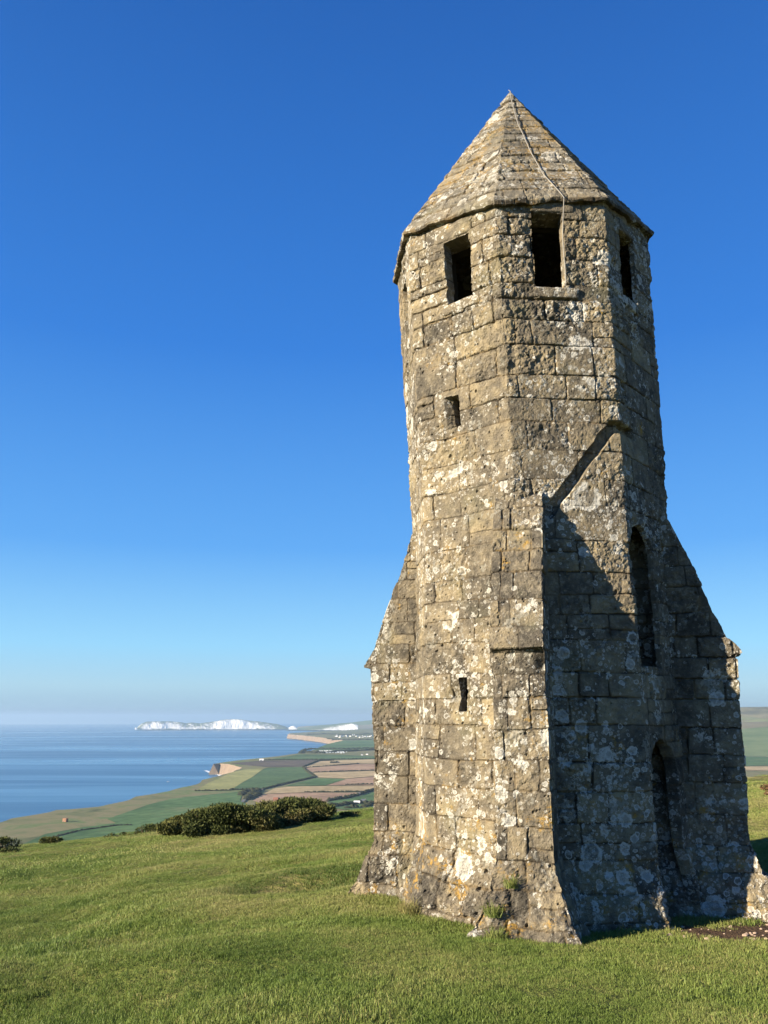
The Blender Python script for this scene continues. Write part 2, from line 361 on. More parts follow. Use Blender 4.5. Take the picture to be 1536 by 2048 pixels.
def build_inner():
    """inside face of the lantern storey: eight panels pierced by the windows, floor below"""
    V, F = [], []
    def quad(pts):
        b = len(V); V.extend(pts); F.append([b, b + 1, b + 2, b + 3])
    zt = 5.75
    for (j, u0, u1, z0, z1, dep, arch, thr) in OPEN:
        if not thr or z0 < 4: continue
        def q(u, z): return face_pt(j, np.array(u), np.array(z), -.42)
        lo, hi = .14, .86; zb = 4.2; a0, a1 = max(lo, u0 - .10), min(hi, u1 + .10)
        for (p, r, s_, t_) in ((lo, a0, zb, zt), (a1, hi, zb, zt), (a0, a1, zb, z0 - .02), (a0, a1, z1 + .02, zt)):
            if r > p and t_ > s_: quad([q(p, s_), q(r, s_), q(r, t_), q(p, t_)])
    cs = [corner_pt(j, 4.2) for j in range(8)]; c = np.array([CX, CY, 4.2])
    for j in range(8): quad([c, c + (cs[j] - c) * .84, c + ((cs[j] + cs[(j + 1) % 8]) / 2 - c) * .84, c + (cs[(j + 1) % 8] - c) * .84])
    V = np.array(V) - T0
    return mesh_np('inner_wall', V, np.array(F), plain('shaded_inner_stone', (.07, .06, .045), .95, .4, 5), wall)  # stone darkened so the dim interior's shade is put into its colour
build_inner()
# dressed lintels and sills of the lantern windows: worn blocks let into the wall
def worn_block(name, j, u0, u1, z0, z1, out, dep, seed, parent, tint=.5, nd=30):
    w = (u1 - u0) * FW; hgt = z1 - z0; nx, ny, nz = max(6, int(w / .018)), 7, max(6, int(hgt / .016))
    bm = bmesh.new(); bmesh.ops.create_cube(bm, size=1); bmesh.ops.subdivide_edges(bm, edges=bm.edges[:], cuts=14, use_grid_fill=True)
    V = np.array([v.co[:] for v in bm.verts]) * 2
    p = 9.0; nrm = (np.abs(V) ** p).sum(1) ** (1 / p); V = V / np.maximum(nrm, .6)[:, None] * 1.0      # soft-edged box
    u = (u0 + u1) / 2 + V[:, 0] * (u1 - u0) / 2; z = (z0 + z1) / 2 + V[:, 2] * hgt / 2; o = out - dep / 2 + V[:, 1] * dep / 2
    B = np.stack([face_pt(j, np.array(a), np.array(b), c) for a, b, c in zip(u, z, o)])
    nr_ = V / np.linalg.norm(V, axis=1)[:, None]; n3 = face_n(j); t3 = np.array([-n3[1], n3[0], 0]) * 1.0
    D = nr_[:, :1] * t3 + nr_[:, 1:2] * n3 + nr_[:, 2:] * np.array([0, 0, 1]); B = B + D * (.014 * fbm(B, 8, 3, seed) + .008 * fbm(B, 25, 2, seed + 3))[:, None]
    for v, b in zip(bm.verts, B - T0): v.co = b
    o_ = poly_obj(name, bm, M_STONE, parent)
    a = o_.data.attributes.new('stone', 'FLOAT_COLOR', 'POINT'); a.data.foreach_set('color', np.tile([tint, 0, .55, 1], len(o_.data.vertices)).astype(np.float32))
    return o_
worn_block('lintel', 3, .30, .735, 5.575, 5.78, .022, .34, 1, wall, .55); worn_block('sill', 3, .33, .78, 4.625, 4.752, .02, .4, 2, wall, .62)
worn_block('lintel', 4, .285, .735, 5.69, 5.83, .02, .34, 3, wall, .4); worn_block('sill', 4, .28, .72, 4.60, 4.738, .03, .4, 4, wall, .5)
worn_block('lintel', 5, .27, .62, 5.71, 5.86, .02, .34, 5, wall, .4); worn_block('sill', 5, .27, .62, 4.70, 4.835, .02, .4, 6, wall, .4)

# buttresses: profile (z, projection from the tower axis), lateral extents either side of the corner's radius
PR_C = [(-2.45, 2.42), (-2.06, 2.26), (-1.86, 2.12), (-1.58, 2.0), (-1.41, 1.93), (-.39, 1.93), (.26, 1.965), (.53, 1.975), (.575, 1.985), (.585, 2.06), (.62, 2.06), (.80, 1.94), (1.17, 1.82), (1.42, 1.725), (1.73, 1.59), (2.29, 1.42), (2.45, 1.34)]
PR_E = [(-2.45, 2.75), (-2.05, 2.62), (-1.84, 2.46), (-1.55, 2.25), (-1.24, 2.17), (-.55, 2.195), (.12, 2.205), (.62, 2.225), (.655, 2.235), (.665, 2.285), (.71, 2.28), (.84, 2.15), (1.09, 2.04), (1.66, 1.86), (2.17, 1.66), (2.45, 1.50)]
PR_A = [(-2.45, 2.46), (-2.0, 2.30), (-1.80, 2.19), (-1.55, 2.08), (-1.34, 2.02), (-.5, 2.03), (.1, 2.04), (.34, 2.05), (.37, 2.02), (.60, 2.03), (.64, 2.11), (.70, 2.11), (.86, 2.045), (1.17, 1.95), (1.5, 1.85), (1.86, 1.725), (2.24, 1.575), (2.40, 1.44)]
BZS = [-2.45, -2.1, -1.84, -1.55, -1.30, -1.0, -.68, -.40, -.12, .18, .40, .63, .86, 1.13, 1.42, 1.65, 1.88, 2.14, 2.5]
def build_buttress(adeg, prof, hl, hr, seed, fl, fr, fine=True):
    a = R_(AL + adeg); dp = np.array([math.sin(a), -math.cos(a), 0]); dt = np.array([math.cos(a), math.sin(a), 0])
    st = .0115 if fine else .03
    zr = np.arange(-2.45, prof[-1][0], st); nr = len(zr); pz = np.interp(zr, [q[0] for q in prof], [q[1] for q in prof])
    pin = 1.18; n1 = int(1.0 / st * .85); n2 = int((hl + hr) / st)
    # path: left side inward->out, front, right side out->inward
    a1 = np.linspace(0, 1, n1, endpoint=False); a2 = np.linspace(0, 1, n2, endpoint=False); a3 = np.linspace(0, 1, n1)
    seg = np.concatenate([np.zeros(n1), np.ones(n2), np.full(n1, 2)]).astype(int); tq = np.concatenate([a1, a2, a3]); nc = len(seg)
    SEG = np.broadcast_to(seg, (nr, nc)); T = np.broadcast_to(tq, (nr, nc)); Z = np.broadcast_to(zr[:, None], (nr, nc)); PZ = np.broadcast_to(pz[:, None], (nr, nc))
    flare = np.clip((-1.22 - Z) / .75, 0, 2) ** 1.4; HL = hl + fl * flare; HR = hr + fr * flare
    rad = np.where(SEG == 0, pin + (PZ - pin) * T, np.where(SEG == 1, PZ, PZ + (pin - PZ) * T))
    lat = np.where(SEG == 0, -HL, np.where(SEG == 1, -HL + (HL + HR) * T, HR))
    P = np.array([CX, CY, 0]) + rad[..., None] * dp + lat[..., None] * dt; P[..., 2] = Z
    dz = np.gradient(pz, zr); nf = np.stack([dp[0] * np.ones(nr), dp[1] * np.ones(nr), -np.clip(dz, -2, 2)], -1); nf /= np.linalg.norm(nf, axis=1)[:, None]
    NF = np.broadcast_to(nf[:, None, :], (nr, nc, 3))
    N = np.where((SEG == 0)[..., None], -dt, np.where((SEG == 1)[..., None], NF, dt)); N = N.copy()
    for c in (n1, n1 + n2):
        q = N[:, c - 1] + N[:, c]; N[:, c] = q / np.linalg.norm(q, axis=1)[:, None]
    s = np.where(SEG == 0, rad, np.where(SEG == 1, 2.3 + lat + hl, 2.3 + (hl + hr) + (2.3 - rad)))
    sf, zf, Pf = s.ravel(), Z.ravel(), P.reshape(-1, 3)
    tb = course_table(BZS, 6, seed, .24, .5)
    for i, (J, pr) in enumerate(tb):                                # joints clear of the two arrises
        for e in (2.3, 2.3 + hl + hr):
            k = np.abs(J - e) < .08; J[k] = e + .1
    ra = .6 * sstep(-1.1, -1.6, zf) - .1
    g, A = masonry(sf, zf, Pf, BZS, tb, seed, ra); g += sstep(-1.1, -1.7, zf) * .09 * fbm(Pf, 3.2, 3, 70 + seed)
    cd = np.minimum(np.abs(s - PZ * (SEG == 0) - 2.3 * (SEG != 0)), np.abs(s - 2.3 - hl - hr)).ravel(); g -= .015 * np.exp(-cd / .014) * (.4 + .9 * vnoise(Pf * 4, seed))
    if adeg == 0:                                                   # lost stone below the weathering at the right
        g -= .10 * np.exp(-(((sf - (2.3 + hl + hr)) / .10) ** 2 + ((zf - .47) / .11) ** 2))
    P2 = Pf + N.reshape(-1, 3) * g[:, None]
    return mesh_np('buttress', P2 - T0, grid_faces(nr, nc), M_STONE, tower, False, {'stone': A})
build_buttress(0, PR_A, .15, .37, 11, .28, .24)
build_buttress(-90, PR_C, .26, .30, 12, .1, .22)
build_buttress(90, PR_E, .31, .26, 13, .2, .1)
build_buttress(180, PR_C, .26, .26, 14, .1, .1, False)

# roof: eight triangular slopes of coursed stone with oversailing edges
APEX = np.array([CX + .0, CY - .0, 8.69])
def eave_pt(j, o=.07):
    j %= 8; p = corner_pt(j, EAVE[j]); d = p[:2] - np.array([CX, CY]); d = d / np.linalg.norm(d); return np.array([p[0] + d[0] * o, p[1] + d[1] * o, EAVE[j]])
def build_roof():
    nv = 290; us = []; fj = []
    for j in range(8):
        n = 112 if j in (3, 4) else (80 if j in (2, 5) else 28); us += list(np.arange(n) / n); fj += [j] * n
    us = np.array(us); fj = np.array(fj); nc = len(us)
    E = np.array([eave_pt(j) for j in range(9)])
    v = np.linspace(0, 1, nv)
    a, b = E[fj], E[fj + 1]; base = a + (b - a) * us[:, None]
    V_ = np.broadcast_to(v[:, None], (nv, nc)); vv = V_ * .994
    P = base[None] * (1 - vv[..., None]) + APEX * vv[..., None]
    nrm = np.zeros((nc, 3)); 
    for j in range(8):
        n_ = np.cross(E[j + 1] - E[j], APEX - E[j]); n_ /= np.linalg.norm(n_); n_ = n_ if n_[2] > 0 else -n_; nrm[fj == j] = n_
    for j in range(8):
        c = np.where(fj == j)[0][0]; q = nrm[c] + nrm[c - 1]; nrm[c] = q / np.linalg.norm(q)
    L = 3.25; t = V_ * L; wid = np.linalg.norm(b - a, axis=1)[None, :] * (1 - V_); s = (us[None] - .5) * wid + 20 + fj[None] * 7.3
    s = s + np.zeros_like(V_)
    rows = [0, .26, .50, .74, .97, 1.19, 1.40, 1.62, 1.83, 2.04, 2.26, 2.47, 2.70, 2.93, 3.4]
    rr = random.Random(3); tb = []
    for i in range(len(rows) - 1):
        J = []; pr = []
        for j in range(8):
            x = 20 + j * 7.3 - 1.5
            while x < 20 + j * 7.3 + 1.5: J.append(x); pr.append(tuple(rr.random() for _ in range(4))); x += rr.uniform(.25, .5)
        tb.append((np.array(J), pr))
    Pf = P.reshape(-1, 3)
    g, A = masonry(s.ravel(), t.ravel() + .012 * vnoise(Pf * 3, 4), Pf, rows, tb, 31, -.25 + 0 * s.ravel(), .6)
    ti = t.ravel(); ri = np.clip(np.searchsorted(rows, ti) - 1, 0, len(rows) - 2); r0, r1 = np.array(rows)[ri], np.array(rows)[ri + 1]
    g += .013 * (1 - (ti - r0) / (r1 - r0)) - .008                                    # each course oversails the one below
    g = g * sstep(3.25, 2.9, ti) + .01
    e0 = sstep(.03, .0, ti); P2 = Pf + np.broadcast_to(nrm, (nv, nc, 3)).reshape(-1, 3) * g[:, None]
    P2[:, 2] += e0 * .025 * vnoise(Pf * 5, 12)
    # ragged under-edge: two more rings make the slab's thickness and the soffit back to the wall
    top0 = P2[:nc].copy(); cdir = top0 - np.array([CX, CY, 0]); cdir[:, 2] = 0; cdir /= np.linalg.norm(cdir, axis=1)[:, None]
    r1_ = top0.copy(); r1_[:, 2] -= .030 + .018 * vnoise(top0 * 7, 5); r1_ -= cdir * .012
    r2_ = r1_ - cdir * .30; r2_[:, 2] += .03
    ALLV = np.concatenate([r2_, r1_, P2]); AA = np.concatenate([A[:nc], A[:nc], A])
    return mesh_np('roof', ALLV - T0, grid_faces(nv + 2, nc, True), M_ROOF, tower, False, {'stone': AA})
roof = build_roof()
def tube(name, pts, rad, mat, parent, n=8, closed=False):
    pts = [Vector(p) for p in pts]; V, F = [], []
    for i, p in enumerate(pts):
        d = (pts[min(i + 1, len(pts) - 1)] - pts[max(i - 1, 0)]).normalized(); q = d.orthogonal().normalized(); w = d.cross(q)
        if i and (q - pq).length > (q + pq).length: q, w = -q, -w
        if i: q = (pq - d * pq.dot(d)).normalized(); w = d.cross(q)
        pq = q; r = rad[i] if isinstance(rad, (list, tuple)) else rad
        for k in range(n): a = 2 * math.pi * k / n; V.append(p + (q * math.cos(a) + w * math.sin(a)) * r)
    for i in range(len(pts) - 1):
        for k in range(n): F.append([i * n + k, i * n + (k + 1) % n, (i + 1) * n + (k + 1) % n, (i + 1) * n + k])
    return mesh_np(name, np.array([v[:] for v in V]), np.array(F), mat, parent, True)
M_CABLE = plain('cable_metal', (.20, .19, .165), .55, .2, 8, .4)
def slope_pt(u, v, out):
    a, b = eave_pt(4), eave_pt(5); n_ = np.cross(b - a, APEX - a); n_ /= np.linalg.norm(n_); n_ = n_ if n_[2] > 0 else -n_
    return (a + (b - a) * u) * (1 - v) + APEX * v + n_ * out
cab = [APEX + np.array([-.02, 0, .04]), slope_pt(.05, .97, .05)]
for u, v in ((.22, .90), (.30, .80), (.32, .72), (.36, .62), (.40, .54), (.43, .44), (.455, .36), (.475, .28), (.51, .18), (.56, .09), (.60, .03)):
    cab.append(slope_pt(u + rnd.uniform(-.01, .01), v, .035))
cab.append(slope_pt(.605, -.005, .03))
for u, z, o in ((.600, 5.72, .10), (.595, 5.55, .06), (.588, 5.35, .035), (.592, 5.15, .02), (.598, 4.95, .01), (.594, 4.80, .015), (.58, 4.752, .02)):
    cab.append(face_pt(4, np.array(u), np.array(z), o))
tube('conductor_cable', [p - T0 for p in cab], .006, M_CABLE, roof)
tag(bpy.data.objects['conductor_cable'], 'pale cable running from the apex down into the window')

# ------------------------------------------------------------------ land and sea
ZP, ZSEA = -195.0, -238.0
cP, sP = math.cos(PITCH), math.sin(PITCH)
def at(px, py, z):
    """where the sight line through photo point (px, py) meets the level z: the map of the coast"""
    x = (px - 768) / 1650; v = (1024 - py) / 1650; d = (x, cP - v * sP, sP + v * cP); t = z / d[2]; return (d[0] * t, d[1] * t, z)
def az_el(px, py):
    x = (px - 768) / 1650; v = (1024 - py) / 1650; d = (x, cP - v * sP, sP + v * cP); return math.atan2(d[0], d[1]), d[2] / math.hypot(d[0], d[1])
# near hilltop
def hill_material():
    n = NT('turf'); P = n.pos(); xyz = n.sep(P)
    a = n.noise(P, .16, 4, .6); b = n.noise(P, .9, 5, .6); c = n.noise(P, 9, 4, .7); st = n.noise(n.scale(P, (.5, 2.2, 1)), .55, 4, .65)
    k = n.math('ADD', n.math('MULTIPLY', a, .45), n.math('ADD', n.math('MULTIPLY', b, .3), n.math('MULTIPLY', c, .35)))
    col = n.ramp(k, [(.36, (.045, .070, .013)), (.47, (.094, .118, .027)), (.56, (.145, .150, .044)), (.66, (.25, .215, .088))])
    col = n.mix(n.math('MULTIPLY', n.ss(st, .55, .7), .5), col, (.16, .145, .05))
    col = n.mix(n.math('MULTIPLY', n.ss(n.noise(P, .45, 3), .60, .7), .55), col, (.040, .060, .012))
    # trodden bare earth in front of the doorway
    v = n.n('ShaderNodeVectorMath', operation='SUBTRACT'); n.put(v.inputs[0], P); v.inputs[1].default_value = (3.75, 8.3, -1.9)
    q = n.scale(v.outputs[0], (.62, 1.25, 0)); ln = n.n('ShaderNodeVectorMath', operation='LENGTH'); n.put(ln.inputs[0], q)
    dm = n.ss(n.math('ADD', ln.outputs['Value'], n.math('MULTIPLY', n.math('SUBTRACT', n.noise(P, 2.2, 4, .65), .5), 1.1)), .86, .66)
    col = n.mix(dm, col, n.mix(n.noise(P, 14, 4, .7), (.050, .032, .020), (.13, .088, .058)))
    h = n.math('ADD', n.noise(P, 26, 3, .7), n.math('MULTIPLY', n.noise(P, 5, 3, .6), 1.6))
    return n.bsdf(col, .95, n.bump(h, .9, .07), .08)
def build_hill():
    r = np.concatenate([np.linspace(.05, 4, 18), np.linspace(4.2, 24, 130), np.geomspace(24.4, 520, 120)]); a = np.linspace(-math.pi, math.pi, 481)[:-1]
    RR, AA = np.meshgrid(r, a, indexing='ij'); X = RR * np.sin(AA); Y = RR * np.cos(AA)
    return tag(mesh_np('hilltop_grass', np.stack([X, Y, np.maximum(ground_z(X, Y), ZP - 20)], -1).reshape(-1, 3), grid_faces(len(r), len(a), True), hill_material(), None, True), kind='structure')
build_hill()
# the sea
def sea_material():
    n = NT('sea_water'); P = n.pos()
    lane = n.noise(n.add(n.scale(P, (.00022, .0016, 1)), (3.3, 1.2, 0)), 1, 5, .6, .5)
    wv = n.noise(n.scale(P, (1, 1, 0)), .06, 4, .7)
    r = n.math('MULTIPLY_ADD', n.ss(lane, .38, .66), -.22, .46)
    col = n.mix(n.ss(lane, .40, .64), (.034, .125, .235), (.060, .185, .31))
    return n.bsdf(col, r, n.bump(wv, .35, 3.0), .3)
def sheet(name, pts, mat, kind='structure', label=None):
    bm = bmesh.new(); f = bm.faces.new([bm.verts.new(p) for p in pts]); bm.normal_update()
    if f.normal.z < 0: f.normal_flip()
    bmesh.ops.triangulate(bm, faces=bm.faces[:]); o = poly_obj(name, bm, mat); o['kind'] = kind; return o
B_ = 62000
def build_sea():                                                       # the sea bends away with the curve of the earth
    r = np.concatenate([[0, 300, 800], np.geomspace(1200, B_, 110)]); an = np.linspace(0, 2 * math.pi, 181)[:-1]; RR, AA = np.meshgrid(r, an, indexing='ij')
    V = np.stack([RR * np.sin(AA), RR * np.cos(AA), ZSEA - RR ** 2 / (2 * 7.43e6)], -1).reshape(-1, 3)
    o = mesh_np('sea', V, grid_faces(len(r), len(an), True), sea_material(), None, True); o['kind'] = 'structure'
build_sea()
# lowland with its cliffs
COAST = [(-420, 1790), (-200, 1712), (-80, 1668), (0, 1645), (22, 1637), (60, 1631), (100, 1624), (112, 1620), (140, 1618.5), (200, 1613), (236, 1605), (258, 1600), (272, 1593), (300, 1589), (338, 1582),
         (362, 1575), (392, 1569), (404, 1560), (416, 1557), (440, 1551), (468, 1543), (484, 1535.5), (470, 1531), (456, 1528), (440, 1527), (427, 1527.6), (446, 1524.5), (470, 1521.5), (500, 1518), (535, 1514.5),
         (560, 1512), (590, 1507.5), (612, 1503.5), (640, 1497.5), (655, 1493), (672, 1488.5), (690, 1483), (684, 1479.6), (668, 1478.5), (652, 1476.5), (630, 1473.5), (600, 1470.5), (577, 1468.6), (582, 1466), (610, 1464.5), (640, 1462.5), (690, 1460.5), (740, 1457)]
def field_mat(name, col, alt, lines=0, ang=0, sc=.004):
    n = NT(name); P = n.pos(); f = n.noise(P, sc, 5, .62); g = n.noise(P, sc * 9, 4, .65)
    c = n.mix(n.ss(n.math('MULTIPLY_ADD', g, .5, n.math('MULTIPLY', f, .6)), .4, .7), tuple(v * .78 for v in col), tuple(v * 1.18 for v in alt))
    c = n.mix(n.math('MULTIPLY', n.ss(n.noise(n.scale(P, (1, 2.5, 1)), .006, 5, .7), .55, .68), .4), c, (.20, .17, .09))
    if lines:                                                             # drilling lines and tramways
        w = n.n('ShaderNodeTexWave'); mp = n.n('ShaderNodeMapping'); n.put(mp.inputs['Vector'], P); mp.inputs['Rotation'].default_value = (0, 0, R_(ang)); n.put(w.inputs['Vector'], mp.outputs[0])
        w.inputs['Scale'].default_value = lines; w.inputs['Distortion'].default_value = .6; w.inputs['Detail Scale'].default_value = .3
        c = n.mix(n.math('MULTIPLY', n.ss(w.outputs['Fac'], .86, .98), .35), c, tuple(v * .55 for v in col))
    return n.bsdf(c, .95, None, .05)
def rough_land_mat():
    n = NT('lowland_turf'); P = n.pos(); f = n.noise(P, .0022, 6, .66); g = n.noise(P, .012, 5, .65, .6); zc = n.sep(P)[2]
    c = n.ramp(n.math('MULTIPLY_ADD', g, .55, n.math('MULTIPLY', f, .5)), [(.36, (.06, .066, .032)), (.46, (.13, .14, .062)), (.53, (.19, .165, .085)), (.60, (.11, .15, .055)), (.72, (.24, .20, .11))])
    cl = n.mix(n.noise(n.scale(P, (1, 1, .35)), .035, 5, .65), (.12, .09, .068), (.27, .205, .145))
    nz = n.sep(n.n('ShaderNodeNewGeometry').outputs['Normal'])[2]
    return n.bsdf(n.mix(n.ss(nz, .75, .5), c, cl), .95, None, .05)
def build_lowland():
    top = [at(x, y, ZP) for x, y in COAST]
    # finer, ragged cliff edge
    fine = []
    for i in range(len(top) - 1):
        a, b = Vector(top[i]), Vector(top[i + 1]); L = (b - a).length; m = max(2, min(14, int(L / 45)))
        nrm_ = Vector((-(b - a).y, (b - a).x, 0)).normalized()
        for k in range(m):
            p = a.lerp(b, k / m)
            if k: p += nrm_ * rnd.uniform(-1, 1) * min(14, L * .03)
            fine.append(p)
    fine.append(Vector(top[-1]))
    bm = bmesh.new(); tv = [bm.verts.new(p) for p in fine]
    cen = Vector((1500, 2600, 0)); bv = []
    for i, p in enumerate(fine):
        t = (fine[min(i + 1, len(fine) - 1)] - fine[max(i - 1, 0)]).normalized(); nn = Vector((-t.y, t.x, 0)); bv.append(bm.verts.new((p.x + nn.x * 16 + rnd.uniform(-5, 5), p.y + nn.y * 16 + rnd.uniform(-5, 5), ZSEA - 1)))
    for i in range(len(fine) - 1): bm.faces.new([bv[i], bv[i + 1], tv[i + 1], tv[i]])
    back = [bm.verts.new(p) for p in ((16000, 15500, ZP), (16000, -2500, ZP), (-600, -2500, ZP), (-1400, 300, ZP))]
    f = bm.faces.new(tv + back); bm.normal_update()
    if f.normal.z < 0: f.normal_flip()
    bmesh.ops.triangulate(bm, faces=[f]); o = poly_obj('lowland', bm, rough_land_mat()); o['kind'] = 'structure'
build_lowland()
def build_surf():
    n = NT('sea_foam'); n.bsdf((.75, .78, .8), .7)
    for pts, w in (([(398, 1579), (409, 1572), (416, 1566.5)], 9), ([(411, 1541), (418, 1544.5), (428, 1547), (437, 1549.5), (441, 1553)], 13), ([(655, 1489.5), (664, 1490.5), (668, 1492)], 18)):
        P3 = [Vector(at(x, y, ZSEA - .2)) for x, y in pts]; L, Q = [], []
        for a, b in zip(P3[:-1], P3[1:]):
            for k in range(12):
                p = a.lerp(b, k / 12); t = (b - a).normalized(); q = Vector((-t.y, t.x, 0)); L.append(p + q * w * rnd.uniform(.1, 1)); Q.append(p - q * w * rnd.uniform(.1, .8))
        m = len(L); V = np.array([v[:] for v in L + Q]); tag(mesh_np('surf', V, np.array([[i, i + 1, m + i + 1, m + i] for i in range(m - 1)]), n.m), kind='structure')
build_surf()
z6 = lambda pts: [(380 + .2604 * x, 1400 + .2604 * y) for x, y in pts]
FK = 1.62
G1, G2, YG, TAN, BR, DK = [tuple(tuple(min(.6, (v * .8 + .2 * (c[0] * .35 + c[1] * .55 + c[2] * .1) * q) * FK) for v, q in zip(c, (1.05, 1.0, .7))) for c in p) for p in (((.030, .075, .022), (.048, .095, .030)), ((.030, .066, .022), (.046, .086, .030)), ((.135, .145, .040), (.175, .170, .055)), ((.21, .155, .075), (.26, .19, .10)), ((.165, .098, .062), (.215, .135, .085)), ((.050, .040, .036), (.068, .052, .042)))]
FIELDS = [([(20, 1700), (90, 1668), (160, 1655), (232, 1646), (214, 1638), (300, 1608), (345, 1597), (394, 1591.5), (478, 1583), (484, 1590), (480, 1600), (498, 1612), (480, 1660), (300, 1740), (60, 1760)], G1, .010, 20),
    (z6([(40, 697), (150, 632), (250, 590), (300, 560), (430, 530), (565, 527), (480, 590), (390, 640), (310, 695)]), YG, .012, 60),
    (z6([(318, 690), (394, 640), (484, 590), (570, 527), (600, 519), (860, 515), (895, 550), (955, 592), (830, 618), (700, 650), (560, 688)]), G2, .011, 35),
    (z6([(310, 485), (560, 465), (980, 460), (860, 511), (600, 515), (390, 495)]), DK, 0, 0),
    (z6([(875, 512), (985, 470), (1410, 455), (2600, 430), (3200, 440), (3200, 480), (1300, 488), (920, 519)]), TAN, 0, 0),
    (z6([(880, 522), (1300, 491), (1800, 490), (3200, 484), (3200, 530), (1410, 541), (940, 555)]), BR, .010, 80),
    (z6([(945, 558), (1410, 544), (2400, 540), (2400, 575), (1410, 585), (1200, 602), (990, 594)]), TAN, 0, 0),
    (z6([(1050, 655), (1205, 606), (1410, 588), (2600, 578), (2600, 650), (1410, 655)]), BR, .008, 85),
    (z6([(730, 660), (960, 600), (1195, 607), (1040, 655)]), G1, 0, 0),
    (z6([(570, 720), (640, 682), (760, 664), (1410, 658), (2200, 654), (2200, 690), (1410, 694), (880, 709)]), TAN, .009, 80),
    (z6([(480, 775), (560, 724), (880, 712), (1300, 711), (1500, 705), (1050, 778), (760, 800), (600, 800)]), BR, 0, 0),
    (z6([(940, 385), (1050, 340), (1180, 310), (1410, 308), (2400, 306), (2400, 370), (1410, 375)]), G1, 0, 0),
    (z6([(600, 460), (700, 440), (840, 417), (1200, 422), (1410, 430), (2400, 420), (2400, 440), (1410, 452), (980, 457)]), G2, 0, 0),
    (z6([(1090, 830), (1060, 782), (1300, 737), (1410, 702), (1900, 650), (1900, 840), (1410, 860)]), G1, 0, 0),
    ([(1380, 1538), (1380, 1512), (1470, 1508), (1545, 1506), (1700, 1500), (1700, 1528), (1536, 1531), (1470, 1532)], G1, 0, 0),
    ([(1380, 1541), (1470, 1533.5), (1536, 1532.5), (1700, 1530), (1700, 1538), (1536, 1541)], TAN, 0, 0)]
FN = {id(G1): 'grass_field', id(G2): 'green_crop_field', id(YG): 'pale_crop_field', id(TAN): 'stubble_field', id(BR): 'ploughed_field', id(DK): 'dark_ploughed_field'}
for i, (pts, pal, ln, an) in enumerate(FIELDS):
    sheet(FN[id(pal)], [at(x, y, ZP + .8 + .05 * i) for x, y in pts], field_mat(FN[id(pal)], pal[0], pal[1], ln, an))
# a lane across the fields
def ribbon(name, pts, w, mat, dz):
    L = []; Rr = []
    for i, p in enumerate(pts):
        t = (Vector(pts[min(i + 1, len(pts) - 1)]) - Vector(pts[max(i - 1, 0)])).normalized(); q = Vector((-t.y, t.x, 0)) * w / 2
        L.append(Vector(p) + q + Vector((0, 0, dz))); Rr.append(Vector(p) - q + Vector((0, 0, dz)))
    n = len(pts); V = np.array([v[:] for v in L + Rr]); F = np.array([[i, i + 1, n + i + 1, n + i] for i in range(n - 1)])
    return tag(mesh_np(name, V, F, mat), kind='structure')
LANE = z6([(400, 790), (440, 750), (500, 716), (555, 690), (620, 672), (700, 654), (830, 622), (960, 596), (900, 551), (866, 516)])
ribbon('lane', [at(x, y, ZP) for x, y in LANE], 7, plain('lane_tarmac', (.12, .12, .12)), 2.2)
# hedgerows and copses of the lowland
M_HEDGE = plain('hedge_leaf', (.032, .034, .016), .95, .5, .12, .05)
def hedge(pts, w, hgt, label, seed):
    rr = random.Random(seed); P3 = [Vector(at(x, y, ZP)) for x, y in pts]; V, F = [], []
    org = P3[0].copy()
    for a, b in zip(P3[:-1], P3[1:]):
        L = (b - a).length; n = max(2, min(90, int(L / (w * .8))))
        for k in range(n):
            c = a.lerp(b, (k + rr.random()) / n); s = rr.uniform(.55, 1.25); c = c + Vector((rr.uniform(-.3, .3) * w, rr.uniform(-.3, .3) * w, 0)) - org
            m = len(V); hh = hgt * s; ww = w * rr.uniform(.6, 1.0)
            V.append((c.x, c.y, hh))
            for ring, (rad, z) in enumerate(((.65, .82), (1.0, .5), (.9, 0))):
                for q in range(7): an = q / 7 * 6.283 + ring * .4; rj = ww * rad * rr.uniform(.75, 1.2); V.append((c.x + math.cos(an) * rj, c.y + math.sin(an) * rj, z * hh * rr.uniform(.9, 1.1)))
            for q in range(7):
                q2 = (q + 1) % 7; F.append((m, m + 1 + q, m + 1 + q2, m + 1 + q2))
                for ring in (0, 1): o = m + 1 + ring * 7; F.append((o + q, o + 7 + q, o + 7 + q2, o + q2))
    T = []
    for f in F: T += [(f[0], f[1], f[2])] + ([(f[0], f[2], f[3])] if f[3] != f[2] else [])
    o = mesh_np('hedgerow', np.array(V), np.array(T), M_HEDGE); o.location = org; return o
HG = 'hedgerows and thickets between the distant fields'
